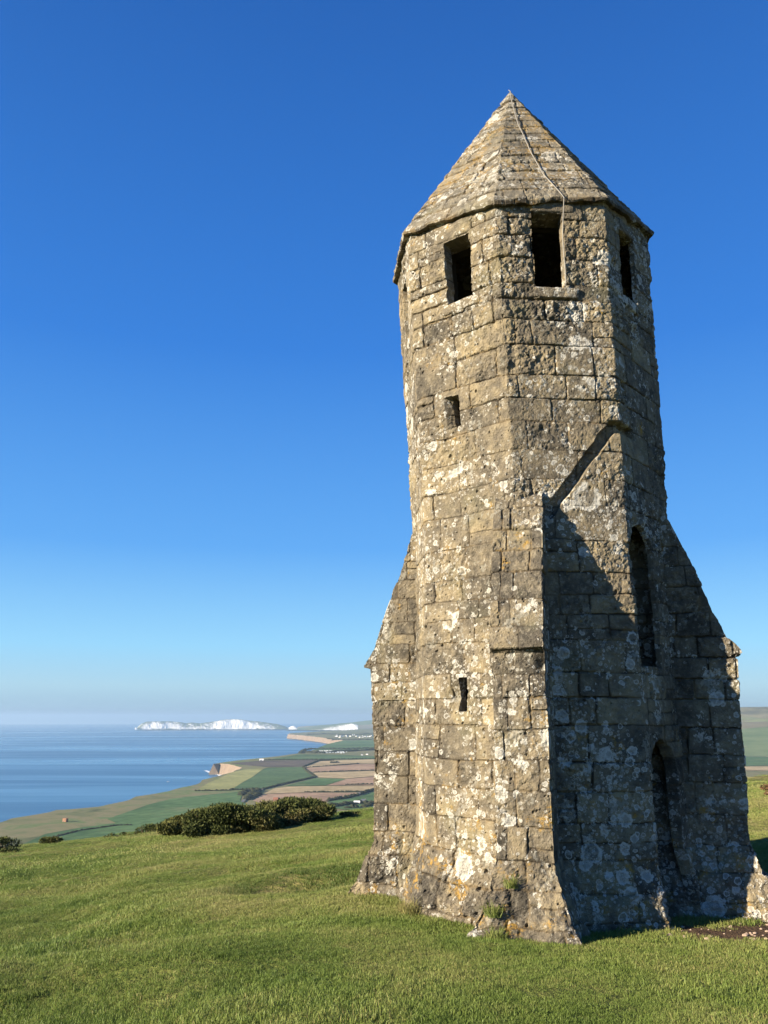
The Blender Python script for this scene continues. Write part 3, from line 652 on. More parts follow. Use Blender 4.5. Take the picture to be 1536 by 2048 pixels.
for k, (pts, w, hgt, lb) in enumerate([
    (z6([(866, 516), (900, 550), (962, 594), (840, 621), (700, 652), (560, 688)]), 4.5, 5, 'dark hedgerow bending along the lane around the green crop field'),
    (z6([(310, 692), (430, 690), (550, 688)]), 4, 5, 'low straight hedge below the pale yellow green field'),
    (z6([(1050, 779), (1180, 762), (1300, 732), (1410, 698), (1500, 670)]), 6, 8, 'tall dark hedgerow rising to the right below the brown fields'),
    (z6([(390, 735), (450, 705), (520, 700), (470, 740), (430, 770), (520, 730)]), 13, 9, 'brown thicket beside the lane behind the long gorse'),
    (z6([(640, 780), (760, 776), (900, 782)]), 9, 8, 'low dark copse just above the long gorse'),
    (z6([(1090, 825), (1200, 810), (1300, 800), (1410, 800), (1330, 830), (1200, 835)]), 11, 9, 'dark trees around the white farm buildings'),
    (z6([(880, 402), (1000, 408), (1150, 398), (1410, 385), (1500, 380)]), 24, 11, 'far dark tree belt behind the caravans'),
    (z6([(560, 462), (800, 459), (990, 459), (1410, 452)]), 5, 5, 'thin far hedge above the dark ploughed field'),
    (z6([(1190, 655), (1320, 652), (1480, 652)]), 5, 5, 'thin hedge between the pink brown and tan fields near the tower'),
    (z6([(1080, 485), (1150, 482)]), 9, 7, 'small lone clump of trees in the tan field'),
    (z6([(40, 699), (180, 698), (310, 696)]), 4, 4, 'low hedge under the left half of the pale yellow green field'),
    (z6([(875, 514), (985, 471), (1100, 465)]), 5, 6, 'hedge slanting up between the dark ploughed field and the tan field'),
    (z6([(885, 521), (1100, 505), (1300, 490)]), 4, 4, 'faint hedge between the upper tan and the brown field'),
    (z6([(945, 557), (1150, 550), (1410, 542)]), 4, 4, 'faint hedge between the brown and the lower tan field'),
    (z6([(880, 710), (1100, 709), (1300, 707)]), 4, 4, 'green bank between the tan and the lowest brown field'),
    (z6([(850, 410), (880, 385), (960, 375), (1180, 378), (1410, 372)]), 16, 8, 'dark trees bounding the far pale green field above the caravans'),
    (z6([(1060, 300), (1180, 306), (1410, 304)]), 16, 8, 'far hedge line below the hazy village'),
    (z6([(900, 265), (1040, 262), (1200, 268), (1410, 262)]), 26, 10, 'hazy far woods behind the village'),
    ([(105, 1676), (160, 1662), (232, 1652), (262, 1651)], 3, 3, 'dark field edge line below the brick hut'),
    ([(1440, 1505), (1500, 1503), (1560, 1500)], 10, 6, 'dark hedge across the far valley right of the tower'),
    ([(1440, 1494), (1490, 1492.5), (1560, 1490)], 14, 7, 'upper dark hedge across the far valley right of the tower')]):
    tag(hedge(pts, w, hgt, lb, 50 + k), lb, 'hedge', HG)
# far downs: rising land behind, from its foot to its crest
def downs_mat(name='downs_fields', k=1.0):
    n = NT(name); P = n.pos(); v = n.voro(n.add(n.scale(P, (.0011, .0019, 0)), n.scale(n.noise(P, .0011, 3, col=True), (.35, .35, 0))), 1)
    sc = n.n('ShaderNodeSeparateColor'); n.put(sc.inputs[0], v.outputs['Color'])
    c = n.ramp(sc.outputs[0], [(0, (.085, .14, .055)), (.35, (.13, .19, .08)), (.55, (.24, .23, .11)), (.72, (.34, .26, .16)), (.9, (.13, .115, .085))])
    d = n.ramp(n.noise(P, .004, 5, .65), [(.4, (.07, .085, .045)), (.6, (.20, .20, .11))])
    c = n.mix(n.ss(n.sep(P)[2], -60, 30), c, n.mix(.6, d, (.13, .11, .10)))
    return n.bsdf(n.mix(.35, c, d), .95, None, .03)
def downs(name, crest, d0, d1, mat, seed, z0=ZP - 5):
    xs = np.array([c[0] for c in crest]); ys = np.array([c[1] for c in crest]); px = np.linspace(xs[0], xs[-1], 260); V = []; nr = 36
    for i in range(nr + 8):
        t = i / nr
        for x in px:
            az, el = az_el(x, np.interp(x, xs, ys)); zt = el * d1; d = d0 + (d1 - d0) * t
            if t <= 1: z = z0 + (zt - z0) * (.5 - .5 * math.cos(math.pi * t ** 1.15)) ** .8
            else: z = zt - (t - 1) * nr * 26
            V.append((math.sin(az) * d, math.cos(az) * d, z))
    V = np.array(V); edge = np.minimum(1, np.tile(np.minimum(np.arange(260), 259 - np.arange(260)) / 20, nr + 8))
    t_ = np.repeat(np.arange(nr + 8) / nr, 260); V[:, 2] += 16 * fbm(V * [1, 1, 0], .0011, 4, seed) * sstep(0, .35, t_) * (1 - sstep(.8, 1.0, t_))
    o = mesh_np(name, V, grid_faces(nr + 8, 260), mat, None, True); o['kind'] = 'structure'; return o
DM = downs_mat()
downs('far_downs', [(572, 1462), (584, 1458), (600, 1453), (660, 1449), (700, 1445), (745, 1440), (860, 1434), (1000, 1432), (1100, 1436), (1300, 1440)], 15700, 18500, DM, 5, ZSEA - 4)
downs('wooded_downs', [(840, 1470), (900, 1450), (1000, 1436), (1200, 1423), (1400, 1416), (1490, 1414.2), (1540, 1413.6), (1700, 1412), (2000, 1412), (2300, 1414)], 6300, 8200, DM, 6)
downs('near_downs', [(1080, 1478), (1200, 1470), (1320, 1460), (1420, 1449), (1490, 1444), (1560, 1442), (1700, 1436), (1900, 1432), (2300, 1430)], 4300, 6800, DM, 8)
# chalk cliffs at the far end of the bay
def chalk_mat():
    n = NT('chalk'); P = n.pos(); nz = n.sep(n.n('ShaderNodeNewGeometry').outputs['Normal'])[2]
    a = n.noise(n.scale(P, (1, 1, .4)), .010, 5, .65); b = n.noise(P, .0045, 4, .6)
    c = n.mix(n.ss(a, .40, .62), (.68, .67, .64), (.92, .90, .86)); c = n.mix(n.ss(b, .62, .72), c, (.38, .39, .31))
    g = n.mix(n.noise(P, .01, 4), (.07, .095, .04), (.14, .15, .07)); return n.bsdf(n.mix(n.ss(nz, .62, .8), c, g), .95, None, .03)
CM = chalk_mat()
def chalk(name, prof, dist, depth, seed, label):
    """prof: (px, top py, base py); a leaning face cut by gullies, turf on top falling away behind"""
    px = np.linspace(prof[0][0], prof[-1][0], 420); top = np.interp(px, [p[0] for p in prof], [p[1] for p in prof]); rows = []
    az0, _ = az_el((prof[0][0] + prof[-1][0]) / 2, 1450); org = np.array([math.sin(az0) * dist, math.cos(az0) * dist, ZSEA])
    for i, (t, dd) in enumerate([(0, 0), (.12, 16), (.3, 34), (.5, 58), (.7, 84), (.86, 106), (1, 128), (1.03, 260), (.9, 600), (.4, 1100), (0, 1400)]):
        r = []
        for k, x in enumerate(px):
            az, el = az_el(x, top[k]); zt = el * (dist + 128); q = math.sin(k * .11 + seed) * 9 * (depth >= 1)
            z = ZSEA - 2 + max(zt - ZSEA, 1) * t; d = dist + dd * depth + q; r.append((math.sin(az) * d, math.cos(az) * d, z))
        rows.append(r)
    V = np.array(rows).reshape(-1, 3); n_ = fbm(V * [1, 1, .15], .012, 4, seed); n2 = fbm(V * [1, 1, .5], .03, 3, seed + 3)
    ti = np.repeat(np.arange(11), 420); m = (ti > 0) & (ti < 7); dirv = V / np.linalg.norm(V, axis=1)[:, None]; dirv[:, 2] = 0
    V = V + dirv * (m * (15 * n_ + 6 * n2) * depth)[:, None]; V[:, 2] += (ti == 6) * 3 * n2
    o = mesh_np(name, V - org, grid_faces(11, 420), CM); o.location = org
    return o
tag(chalk('chalk_cliffs', [(274, 1455.2), (280, 1450), (285, 1446.5), (294, 1443.5), (310, 1443), (342, 1443), (360, 1444.5), (372, 1446.5), (384, 1445.3), (400, 1446.8), (425, 1443.5), (440, 1441), (452, 1439.2), (466, 1438.6), (480, 1439), (496, 1441.3), (515, 1443), (535, 1445.5), (556, 1448.5), (568, 1452), (576, 1455)], 16800, 1, 4, ''),
    kind='structure')
tag(chalk('chalk_cliffs', [(612, 1457), (624, 1454.6), (645, 1453.2), (668, 1451.2), (690, 1449), (703, 1447), (712, 1448.5), (716, 1450.5)], 15400, .6, 9, ''), kind='structure')
tag(chalk('chalk_stack', [(577, 1455.3), (582, 1452.2), (588, 1451.6), (592, 1453.6), (594, 1455.3)], 16400, .3, 2, ''), kind='structure')
tag(chalk('chalk_stack', [(270, 1455.6), (272, 1454.2), (274.5, 1455.6)], 16700, .2, 6, ''), kind='structure')
# ------------------------------------------------------------------ plants
def on_ground(px, py, dmax=60):
    az, el = az_el(px, py); d = 3.0
    while d < dmax:
        if gz(math.sin(az) * d, math.cos(az) * d) > el * d: break
        d += .1
    d = min(d, 46); x, y = math.sin(az) * d, math.cos(az) * d; return x, y, gz(x, y), d
def gorse_mat(name, dark, pale_tone, dry):
    n = NT(name); P = n.obj(); a = n.noise(P, 1.3, 3, .6); b = n.noise(P, 9, 3, .7)
    c = n.mix(n.ss(b, .38, .66), dark, pale_tone); c = n.mix(n.math('MULTIPLY', n.ss(a, .52, .68), .75), c, dry)  # noise mottles the dark and pale leaf tones, with dry patches
    return n.bsdf(c, .8, None, .15)
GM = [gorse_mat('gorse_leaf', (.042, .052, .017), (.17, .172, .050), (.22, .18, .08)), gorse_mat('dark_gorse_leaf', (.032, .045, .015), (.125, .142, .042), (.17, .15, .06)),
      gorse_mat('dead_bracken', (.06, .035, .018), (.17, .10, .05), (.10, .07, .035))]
M_STEM = plain('gorse_stem', (.12, .085, .05), .9, .4, 6)
def bush(px, py, wpx, hpx, seed, label, mat=0, cat='bush', name='gorse_bush', n=5200, group=None, depth=.8):
    rr = np.random.RandomState(seed); x, y, z, d = on_ground(px, py); w = wpx * d / 1650 / 2; h = hpx * d / 1650 + .05
    root = empty(name, (x, y, z - .05)); tag(root, label, cat, group)
    nl = max(8, int(w * 10)); L = []
    for i in range(nl):
        t = rr.uniform(-1, 1); f = math.sqrt(max(.05, 1 - abs(t) ** 3.6)); r = rr.uniform(.24, .36) * h
        L.append((t * (w - r * .6), rr.uniform(-1, 1) * w * depth * .6, max(r * .4, (h - r * .75) * f * rr.uniform(.8, 1.0)), r * 1.6, r * .75))
        L.append((t * (w - r * .5), rr.uniform(-1, 1) * w * depth * .6, r * .4, r * 1.2, r * .8))
    L = np.array(L); k = rr.randint(0, len(L), n); dirs = rr.normal(size=(n, 3)); dirs /= np.linalg.norm(dirs, axis=1)[:, None]
    rad = rr.uniform(.35, 1.0, n) ** .45 * (1 + .12 * rr.normal(size=n)); R3 = np.stack([L[k, 3], L[k, 3], L[k, 4]], -1)
    c = L[k, :3] + dirs * rad[:, None] * R3; ok = c[:, 2] > .0; c, dirs = c[ok], dirs[ok]; m = len(c)
    V, F = [], []; vb = 0; allV, allF = [], []
    for q in range(3):
        ax = dirs * .8 + rr.normal(size=(m, 3)) * .55 + np.array([0, 0, .35]); ax /= np.linalg.norm(ax, axis=1)[:, None]
        sd_ = np.cross(ax, rr.normal(size=(m, 3))); sd_ /= np.linalg.norm(sd_, axis=1)[:, None]
        ln = rr.uniform(.04, .12, m)[:, None] * min(1, .5 + h * .4); wd = rr.uniform(.010, .022, m)[:, None]
        v = np.stack([c - sd_ * wd, c + sd_ * wd, c + ax * ln * .6 + sd_ * wd * .8, c + ax * ln], 1).reshape(-1, 3)
        o = np.arange(m)[:, None] * 4 + vb; allF += [o + np.array([[0, 1, 2]]), o + np.array([[0, 2, 3]])]; allV.append(v); vb += 4 * m
    mesh_np('foliage', np.concatenate(allV), np.concatenate(allF), GM[mat], root)
    for i in range(4):
        a = rr.uniform(-.7, .7) * w; pts = [(a * .6, rr.uniform(-.2, .2), 0), (a * .8 + rr.uniform(-.1, .1), rr.uniform(-.25, .1), h * .3), (a + rr.uniform(-.2, .2), rr.uniform(-.3, .1), h * .62)]
        tube('stem', pts, [.035, .028, .012], M_STEM, root, 5)
    return root
GG = 'gorse bushes along the brow of the hill'
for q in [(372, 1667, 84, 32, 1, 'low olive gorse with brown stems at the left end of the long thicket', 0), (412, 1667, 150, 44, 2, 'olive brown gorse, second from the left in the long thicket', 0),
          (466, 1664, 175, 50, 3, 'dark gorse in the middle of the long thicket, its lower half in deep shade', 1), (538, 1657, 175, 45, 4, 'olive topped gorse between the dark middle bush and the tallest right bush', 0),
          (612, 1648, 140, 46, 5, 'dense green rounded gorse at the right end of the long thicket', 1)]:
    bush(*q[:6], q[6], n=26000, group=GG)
bush(298, 1659, 46, 20, 6, 'small dark gorse standing alone just left of the long thicket', 1, n=2200, group=GG)
bush(103, 1683, 38, 14, 7, 'small rounded gorse on the brow against the green field at far left', 0, n=1600, group=GG)
bush(0, 1702, 56, 22, 8, 'dark gorse cut off by the left edge of the picture', 1, n=2600, group=GG)
bush(16, 1708, 36, 10, 9, 'low dark gorse sprig at the foot of the left edge bush', 1, n=1200, group=GG)
bush(700, 1634, 56, 9, 10, 'low scrubby green growth on the brow beside the left buttress', 0, name='low_scrub', n=900)
bush(250, 1668, 70, 8, 11, 'thin low scrub on the brow left of the small gorse', 0, name='low_scrub', n=700)
bush(1545, 1588, 34, 14, 12, 'brown dead bracken at the right edge behind the tower', 2, name='dead_bracken', n=500, cat='bracken')
# grass: patches of blades spread over the near turf
def blade_patch(nb, size, lmin, lmax, w, seed, bend=.6, straw=.12, three=True):
    rr = np.random.RandomState(seed); r = size * np.sqrt(rr.rand(nb)); a = rr.rand(nb) * 6.283; b = np.stack([r * np.cos(a), r * np.sin(a), np.full(nb, -.006)], -1)
    cl = rr.rand(nb) < .4; b[cl, :2] = b[cl, :2] * .25 + np.array([[.6, .2], [-.4, .5], [-.1, -.6], [.3, -.4]])[rr.randint(0, 4, cl.sum())] * size
    L = rr.uniform(lmin, lmax, nb) * (1 + .35 * cl); d = rr.rand(nb) * 6.283; dr = np.stack([np.cos(d), np.sin(d), np.zeros(nb)], -1); f = rr.rand(nb) * 3.14159
    sdv = np.stack([np.cos(f), np.sin(f), np.zeros(nb)], -1); bd = rr.uniform(.1, bend, nb)[:, None]; up = np.array([0, 0, 1.0]); L = L[:, None]; ww = (w * rr.uniform(.7, 1.3, nb))[:, None]
    m = b + up * L * .55 + dr * bd * L * .3; t = b + up * L * (1 - bd * .45) + dr * bd * L
    V = np.stack([b - sdv * ww, b + sdv * ww, m + sdv * ww * .8, m - sdv * ww * .8, t], 1).reshape(-1, 3); o = np.arange(nb)[:, None] * 5
    F = np.concatenate([o + np.array([[0, 1, 2]]), o + np.array([[0, 2, 3]]), o + np.array([[3, 2, 4]])])
    k = np.where(rr.rand(nb) < straw, rr.uniform(.75, 1, nb), rr.uniform(0, .6, nb)); h = np.tile([0, 0, .6, .6, 1], nb)
    return V, F, np.stack([np.repeat(k, 5), h, np.zeros(nb * 5)], -1)
def grass_mat():
    n = NT('grass_blade'); P = n.pos(); at_ = n.n('ShaderNodeAttribute', attribute_name='blade'); sp = n.n('ShaderNodeSeparateColor'); n.put(sp.inputs[0], at_.outputs['Color'])
    a = n.noise(P, .16, 4, .6); b = n.noise(P, .9, 5, .6); c = n.noise(P, 6, 2, .6)
    k = n.math('ADD', n.math('MULTIPLY', a, .5), n.math('ADD', n.math('MULTIPLY', b, .35), n.math('MULTIPLY', c, .15)))
    g = n.ramp(k, [(.36, (.074, .128, .021)), (.45, (.142, .200, .040)), (.54, (.215, .242, .068)), (.65, (.345, .305, .135))])
    g = n.mix(n.math('MULTIPLY', n.ss(n.noise(P, .45, 3), .60, .7), .5), g, (.09, .14, .022))
    v = n.n('ShaderNodeVectorMath', operation='SUBTRACT'); n.put(v.inputs[0], P); v.inputs[1].default_value = (-1.1, 11.9, 0); ln = n.n('ShaderNodeVectorMath', operation='LENGTH'); n.put(ln.inputs[0], n.scale(v.outputs[0], (.62, .75, 0)))
    lush = n.ss(n.math('ADD', ln.outputs['Value'], n.math('MULTIPLY', n.math('SUBTRACT', n.noise(P, 1.6, 4, .65), .5), 1.3)), 1.0, .45)
    g = n.mix(n.math('MULTIPLY', lush, .75), g, (.060, .115, .018))
    dry = n.math('MULTIPLY', n.ss(sp.outputs[0], .62, .75), n.ss(n.math('ADD', b, n.math('MULTIPLY', a, .4)), .55, .78))
    g = n.mix(n.math('MULTIPLY_ADD', dry, .75, .0), g, (.36, .29, .13)); g = n.mix(n.math('MULTIPLY', sp.outputs[0], .3), g, n.mix(.5, g, (.20, .20, .06)))
    d = n.n('ShaderNodeBsdfPrincipled'); n.put(d.inputs['Base Color'], g); d.inputs['Roughness'].default_value = .55; d.inputs['Specular IOR Level'].default_value = .25
    t = n.n('ShaderNodeBsdfTranslucent'); n.put(t.inputs['Color'], g); m = n.n('ShaderNodeMixShader'); m.inputs[0].default_value = .28
    n.t.links.new(d.outputs[0], m.inputs[1]); n.t.links.new(t.outputs[0], m.inputs[2]); n.t.links.new(m.outputs[0], n.out.inputs['Surface']); return n.m
M_GRASS = grass_mat()
def scatter(name, pts, sc, variants, label_kind='stuff'):
    """one object of many patches: instances of the given patch meshes on points"""
    me = bpy.data.meshes.new(name); me.vertices.add(len(pts)); me.vertices.foreach_set('co', np.asarray(pts, np.float32).ravel())
    a = me.attributes.new('size', 'FLOAT', 'POINT'); a.data.foreach_set('value', np.asarray(sc, np.float32))
    a = me.attributes.new('turn', 'FLOAT', 'POINT'); a.data.foreach_set('value', np.random.RandomState(3).rand(len(pts)).astype(np.float32) * 6.283)
    o = bpy.data.objects.new(name, me); COL.objects.link(o); o['kind'] = label_kind
    ng = bpy.data.node_groups.new(name + '_scatter', 'GeometryNodeTree'); ng.interface.new_socket('Geometry', in_out='INPUT', socket_type='NodeSocketGeometry'); ng.interface.new_socket('Geometry', in_out='OUTPUT', socket_type='NodeSocketGeometry')
    N = ng.nodes; i = N.new('NodeGroupInput'); out = N.new('NodeGroupOutput'); ip = N.new('GeometryNodeInstanceOnPoints'); jg = N.new('GeometryNodeJoinGeometry'); lk = ng.links
    for v in variants:
        oi = N.new('GeometryNodeObjectInfo'); oi.inputs['Object'].default_value = v; oi.inputs['As Instance'].default_value = True; lk.new(oi.outputs['Geometry'], jg.inputs[0])
    lk.new(i.outputs[0], ip.inputs['Points']); lk.new(jg.outputs[0], ip.inputs['Instance']); ip.inputs['Pick Instance'].default_value = True
    s = N.new('GeometryNodeInputNamedAttribute'); s.data_type = 'FLOAT'; s.inputs['Name'].default_value = 'size'
    t = N.new('GeometryNodeInputNamedAttribute'); t.data_type = 'FLOAT'; t.inputs['Name'].default_value = 'turn'
    cx = N.new('ShaderNodeCombineXYZ'); lk.new(t.outputs[0], cx.inputs[2]); er = N.new('FunctionNodeEulerToRotation'); lk.new(cx.outputs[0], er.inputs[0]); lk.new(er.outputs[0], ip.inputs['Rotation'])
    cs = N.new('ShaderNodeCombineXYZ'); [lk.new(s.outputs[0], cs.inputs[q]) for q in range(3)]; lk.new(cs.outputs[0], ip.inputs['Scale'])
    lk.new(ip.outputs[0], out.inputs[0]); md = o.modifiers.new('scatter', 'NODES'); md.node_group = ng
    return o
def patch_obj(nm, *a, **k):
    V, F, A = blade_patch(*a, **k); return mesh_np(nm, V, F, M_GRASS, None, False, {'blade': A}, link=False)
def near_tower(X, Y):
    dx, dy = X - CX, Y - CY; pa = dx * dA[0] + dy * dA[1]; pe = dx * dE[0] + dy * dE[1]
    m = np.hypot(dx, dy) < 1.60
    for u, v, p0, p1 in ((pa, pe, 2.16, 2.1), (pe, pa, 2.42, 2.1)):
        m |= (u > 0) & (u < p0) & (np.abs(v - .08) < .40); m |= (u < 0) & (-u < p1) & (np.abs(v) < .36)
    return m
rs = np.random.RandomState(12)
def ring_points(n, r0, r1, a0, a1, keep_dirt=True):
    r = np.sqrt(rs.uniform(r0 * r0, r1 * r1, n)); a = rs.uniform(R_(a0), R_(a1), n); X, Y = r * np.sin(a), r * np.cos(a); m = ~near_tower(X, Y)
    q = np.hypot((X - 3.75) * .62, (Y - 8.3) * 1.25); m &= (q > .72) | (rs.rand(n) < .04)
    X, Y = X[m], Y[m]; return X, Y
near_v = [patch_obj('grass_patch', 300, .20, .012, .038, .0018, 60 + i, bend=1.0) for i in range(7)]
far_v = [patch_obj('grass_patch', 280, .55, .014, .040, .0045, 80 + i, bend=1.2) for i in range(4)]
X, Y = [np.concatenate(t) for t in zip(ring_points(5200, 3.2, 8, -40, 44), ring_points(9000, 8, 15, -38, 40), ring_points(5200, 15, 22, -34, 36))]
Z = ground_z(X, Y); S = .75 + .55 * vnoise(np.stack([X * .7, Y * .7, X * 0], -1), 5) + .45 * rs.rand(len(X)); 
tuftn = vnoise(np.stack([X * 1.3, Y * 1.3, X * 0], -1), 15); S = np.clip(S + 1.6 * np.clip(tuftn - .42, 0, 1), .4, 2.0)
S = S * (1 + .5 * np.exp(-(((X + 1.1) / 1.1) ** 2 + ((Y - 11.9) / .9) ** 2))); bt = np.hypot(X - CX, Y - CY); S = S * (1 + .5 * np.exp(-((bt - 1.9) / .35) ** 2))
scatter('short_grass', np.stack([X, Y, Z], -1), S, near_v)
X, Y = [np.concatenate(t) for t in zip(ring_points(4200, 18, 32, -38, 40), ring_points(6500, 32, 60, -38, 40))]
Z = ground_z(X, Y); S = .8 + .5 * vnoise(np.stack([X * .3, Y * .3, X * 0], -1), 5) + .4 * rs.rand(len(X)); scatter('hilltop_turf', np.stack([X, Y, Z], -1), np.clip(S, .4, 2), far_v)
# tufts rooted in the joints of the front buttress and at the foot of the walls
def tuft(loc, nb, h, seed, label, dry=.15, spread=.05):
    V, F, A = blade_patch(nb, spread, h * .5, h, .0022, seed, bend=1.5, straw=dry); o = mesh_np('grass_tuft', V, F, M_GRASS, None, False, {'blade': A}); o.location = loc
    return tag(o, label, 'grass tuft', 'grass tufts growing from the tower stones')
def butt_pt(p, lat, z): return (CX + p * dA[0] + lat * dE[0], CY + p * dA[1] + lat * dE[1], z)
tuft(butt_pt(2.07, -.02, -1.50), 170, .13, 1, 'topmost grass tuft growing from a joint in the front buttress', .6, .07)
tuft(butt_pt(2.17, -.17, -1.73), 220, .14, 2, 'thick grass tuft on the left arris of the front buttress foot', .7, .08)
tuft(butt_pt(2.27, -.13, -1.90), 220, .13, 3, 'lowest grass tuft at the foot of the front buttress face', .7, .09)
tuft(butt_pt(2.30, .12, -1.96), 140, .10, 4, 'small grass tuft at the middle of the front buttress foot', .7, .08)
px_, py_ = face_pt(3, np.array(.02), np.array(-1.9))[:2]; tuft((px_ - .03, py_ - .05, gz(px_, py_)), 420, .20, 5, 'dry straw tuft at the base of the wall near the left buttress', .9, .12)
# stones trodden out of the bare patch by the doorway
def pebbles():
    rr = np.random.RandomState(4); V, F = [], []; bm = bmesh.new(); bmesh.ops.create_icosphere(bm, subdivisions=1, radius=1); bv = np.array([v.co[:] for v in bm.verts]); bf = np.array([[v.index for v in f.verts] for f in bm.faces]); bm.free()
    for i in range(110):
        a = rr.rand() * 6.283; q = math.sqrt(rr.rand()) * (.95 if i > 120 else .75); x = 3.75 + q * math.cos(a) / .62; y = 8.3 + q * math.sin(a) / 1.25 * .9
        if near_tower(np.array([x]), np.array([y]))[0]: continue
        r = rr.uniform(.006, .022) * (1 if rr.rand() < .85 else 1.6); v = bv * (1 + .3 * rr.rand(len(bv), 1)) * r * np.array([1, rr.uniform(.6, 1), .55]); F.append(bf + len(V) * len(bv)); V.append(v + [x, y, gz(x, y) + r * .15])
    return tag(mesh_np('loose_stones', np.concatenate(V), np.concatenate(F), plain('chalky_stone', (.36, .27, .20), .9, .45, 9)), kind='stuff')
pebbles()
# ------------------------------------------------------------------ buildings of the lowland
M_WHITE, M_BRICK, M_SLATE, M_TILE, M_GLASS = plain('white_render', (.78, .77, .74), .8, .08, .5), plain('old_brick', (.30, .155, .085), .9, .2, .8), plain('slate', (.10, .11, .13), .7, .2, .5), plain('clay_tile', (.26, .11, .065), .8, .2, .5), plain('window_glass', (.03, .04, .05), .15, .1, 1, .5)
def box_bm(bm, c, s):
    r = bmesh.ops.create_cube(bm, size=1); [setattr(v, 'co', Vector((v.co.x * s[0] + c[0], v.co.y * s[1] + c[1], v.co.z * s[2] + c[2]))) for v in r['verts']]
def house(name, label, cat, px, py, w, d, h, roofh, rz, mw, mr, group=None, nwin=3, door=True, zb=ZP + .5, chim=False, big_door=False):
    root = empty(name, at(px, py, zb), R_(rz)); tag(root, label, cat, group)
    bm = bmesh.new(); box_bm(bm, (0, 0, h / 2), (w, d, h))
    if roofh > .6:
        for sx_ in (-1, 1):
            vs = [bm.verts.new((sx_ * w / 2, -d / 2, h)), bm.verts.new((sx_ * w / 2, d / 2, h)), bm.verts.new((sx_ * w / 2, 0, h + roofh * .97))]; bm.faces.new(vs)
    poly_obj('wall', bm, mw, root); bm = bmesh.new(); o = .35
    if roofh > .6:
        pr = [(-d / 2 - o, h - .2), (0, h + roofh), (d / 2 + o, h - .2), (d / 2 + o, h), (0, h + roofh + .25), (-d / 2 - o, h)]
        A = [bm.verts.new((-w / 2 - o, y, z)) for y, z in pr]; B = [bm.verts.new((w / 2 + o, y, z)) for y, z in pr]
        for i in range(6): j = (i + 1) % 6; bm.faces.new([A[i], A[j], B[j], B[i]])
        bm.faces.new([A[0], A[1], A[4], A[5]]); bm.faces.new([A[1], A[2], A[3], A[4]]); bm.faces.new([B[0], B[5], B[4], B[1]]); bm.faces.new([B[1], B[4], B[3], B[2]])
        bmesh.ops.recalc_face_normals(bm, faces=bm.faces[:])
    else: box_bm(bm, (0, 0, h + roofh / 2 + .01), (w + .5, d + .5, roofh))
    rf = poly_obj('roof', bm, mr, root)
    if chim: bm = bmesh.new(); box_bm(bm, (w * .38, 0, h + roofh + .3), (.8, .9, 2.0)); poly_obj('chimney', bm, M_BRICK, rf)
    for i in range(nwin):
        x = (i + .5) / nwin * w - w / 2 + (.0 if nwin > 1 else w * .22); bm = bmesh.new(); box_bm(bm, (x, -d / 2 - .01, h * .58), (min(1.3, w / nwin * .5), .12, h * .3)); poly_obj('window', bm, M_GLASS, root)
    if door: bm = bmesh.new(); dw, dh = ((w * .3, h * .75) if big_door else (1.1, 2.1)); box_bm(bm, (-w * .12, -d / 2 - .02, dh / 2), (dw, .12, dh)); poly_obj('door', bm, M_SLATE, root)
    return root
house('brick_hut', 'lone square brown brick hut on the green slope near the cliff edge', 'hut', 130.5, 1643.5, 7.5, 7, 6, .4, -14, M_BRICK, M_BRICK, nwin=1)
house('coastal_barn', 'long white building above the dark brown field near the sea', 'barn', 523, 1521.5, 20, 9, 5.5, 3, 8, M_WHITE, M_WHITE, nwin=4, big_door=True)
FB = 'white buildings of the farm beyond the brow'
house('farm_barn', 'larger white gabled farm barn beyond the brow left of the tower', 'barn', 713.5, 1608.5, 14, 8, 5, 2.6, 6, M_WHITE, M_WHITE, FB, 3, big_door=True)
house('farm_shed', 'small white farm shed right of the larger barn beside the left buttress', 'shed', 738.5, 1610.5, 8, 6, 3, 1.6, 12, M_WHITE, M_SLATE, FB, 2)
house('farmhouse', 'slate roofed farmhouse among trees behind the white farm barn', 'house', 727, 1605.5, 11, 8, 5, 3.2, 3, plain('grey_stone_wall', (.22, .20, .17)), M_SLATE, FB, 3, chim=True)
house('stone_cottage', 'small brown cottage by the rising hedgerow near the tower', 'cottage', 717, 1591, 9, 6, 4.2, 2.8, -8, plain('brown_stone_wall', (.25, .19, .13)), M_SLATE, nwin=2, chim=True)
house('tiled_cottage', 'red tiled cottage peeping over the top of the long gorse', 'cottage', 551, 1603, 11, 7, 5, 4, 5, M_BRICK, M_TILE, nwin=3, chim=True)
house('field_barn', 'tiny pale barn beside the lone tree clump in the tan field', 'barn', 675, 1525.5, 9, 6, 4, 2.5, 0, M_WHITE, M_SLATE, nwin=2)
house('white_cottage', 'left one of two white cottages by the far green field', 'cottage', 724, 1510.5, 11, 7, 5, 3, 4, M_WHITE, M_SLATE, nwin=3, chim=True)
house('white_cottage', 'right one of two white cottages by the far green field', 'cottage', 734, 1509.5, 12, 7, 5, 3, -9, M_WHITE, M_SLATE, nwin=3, chim=True)
house('valley_farmhouse', 'white farmhouse across the valley right of the tower, left one of the pair', 'house', 1487, 1469, 17, 9, 6, 4, 0, M_WHITE, M_SLATE, nwin=3)
house('valley_farmhouse', 'white gabled house across the valley right of the tower, right one of the pair', 'house', 1495, 1468, 15, 9, 8, 4, 20, M_WHITE, M_SLATE, nwin=2)
def copy_tree(o, parent=None):
    c = o.copy(); COL.objects.link(c)
    if parent: c.parent = parent
    for ch in [x for x in bpy.data.objects if x.parent == o]: copy_tree(ch, c)
    return c
rr = random.Random(9)
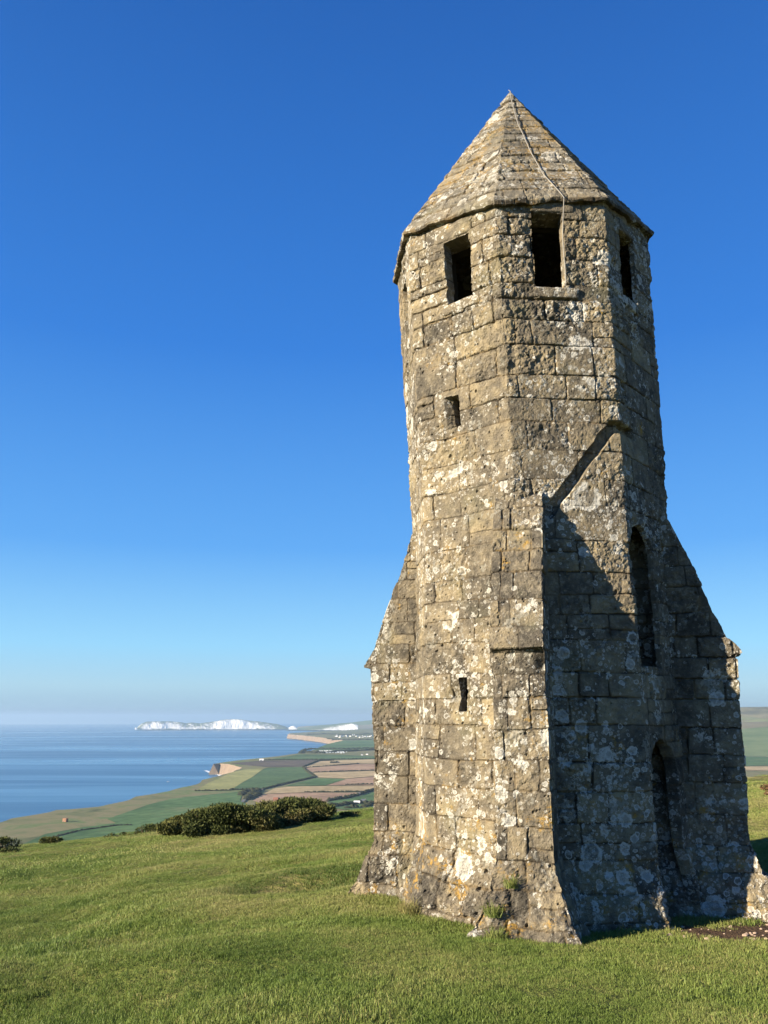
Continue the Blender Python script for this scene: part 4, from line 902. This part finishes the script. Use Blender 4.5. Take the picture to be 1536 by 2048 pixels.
cv = house('static_caravan', 'pale static caravan in the crowded rows of the far coastal site', 'caravan', 642, 1505, 11, 3.8, 3.2, .8, 5, plain('caravan_panel', (.62, .68, .70), .5, .05), plain('caravan_roof', (.55, .58, .6), .5, .05), 'static caravans in the coastal site', 4)
for i in range(32):
    c = copy_tree(cv); row = i % 3; c.location = at(640 + (i // 3) * 5.2 + rr.uniform(-1.2, 1.2), 1502.2 + row * 1.9 + rr.uniform(-.4, .4), ZP + .5); c.rotation_euler.z = R_(rr.choice([5, 8, 80, -10]) + rr.uniform(-8, 8))
vh = house('village_house', 'pale speck of a house in the hazy far village by the orange cliff', 'house', 672, 1473.5, 18, 10, 8, 5, 5, M_WHITE, M_SLATE, 'houses of the far village', 2)
for i in range(22):
    c = copy_tree(vh); c.location = at(672 + i * 3.4 + rr.uniform(-2, 2), 1472 + rr.uniform(-1.5, 3.5), ZP + .5); c.rotation_euler.z = R_(rr.uniform(-40, 40))
# a small boat off the beach
bt_ = empty('motor_boat', at(336, 1563.8, ZSEA + .2), R_(20)); tag(bt_, 'small white motor boat alone on the blue water off the beach', 'boat')
bm = bmesh.new(); sec = [(-5, 1.5, 1.2), (-2, 1.7, 1.2), (2, 1.5, 1.35), (4.4, .7, 1.6), (5.6, .05, 1.9)]; rows = []
for x, w_, h_ in sec: rows.append([bm.verts.new(p) for p in ((x, -w_, h_), (x, -w_ * .7, 0), (x, 0, -.5), (x, w_ * .7, 0), (x, w_, h_))])
for a, b in zip(rows[:-1], rows[1:]):
    for k in range(4): bm.faces.new([a[k], b[k], b[k + 1], a[k + 1]])
    bm.faces.new([a[0], a[4], b[4], b[0]])
bm.faces.new(rows[0]); bmesh.ops.recalc_face_normals(bm, faces=bm.faces[:]); poly_obj('hull', bm, M_WHITE, bt_)
bm = bmesh.new(); box_bm(bm, (-.6, 0, 2.1), (3.4, 2.1, 1.7)); poly_obj('cabin', bm, M_WHITE, bt_); bm = bmesh.new(); box_bm(bm, (1.12, 0, 2.4), (.06, 1.8, .7)); poly_obj('windscreen', bm, M_GLASS, bt_)
# ------------------------------------------------------------------ the air
bm = bmesh.new(); HB = 64000; box_bm(bm, (0, 0, (-520 + 112) / 2), (2 * HB, 2 * HB, 112 + 520)); n = NT('haze_air')
hz = poly_obj('haze', bm, n.m); hz['kind'] = 'stuff'; v = n.n('ShaderNodeVolumePrincipled'); v.inputs['Density'].default_value = 4.8e-5; v.inputs['Color'].default_value = (.39, .545, .70, 1); v.inputs['Anisotropy'].default_value = .2
n.t.links.new(v.outputs[0], n.out.inputs['Volume'])
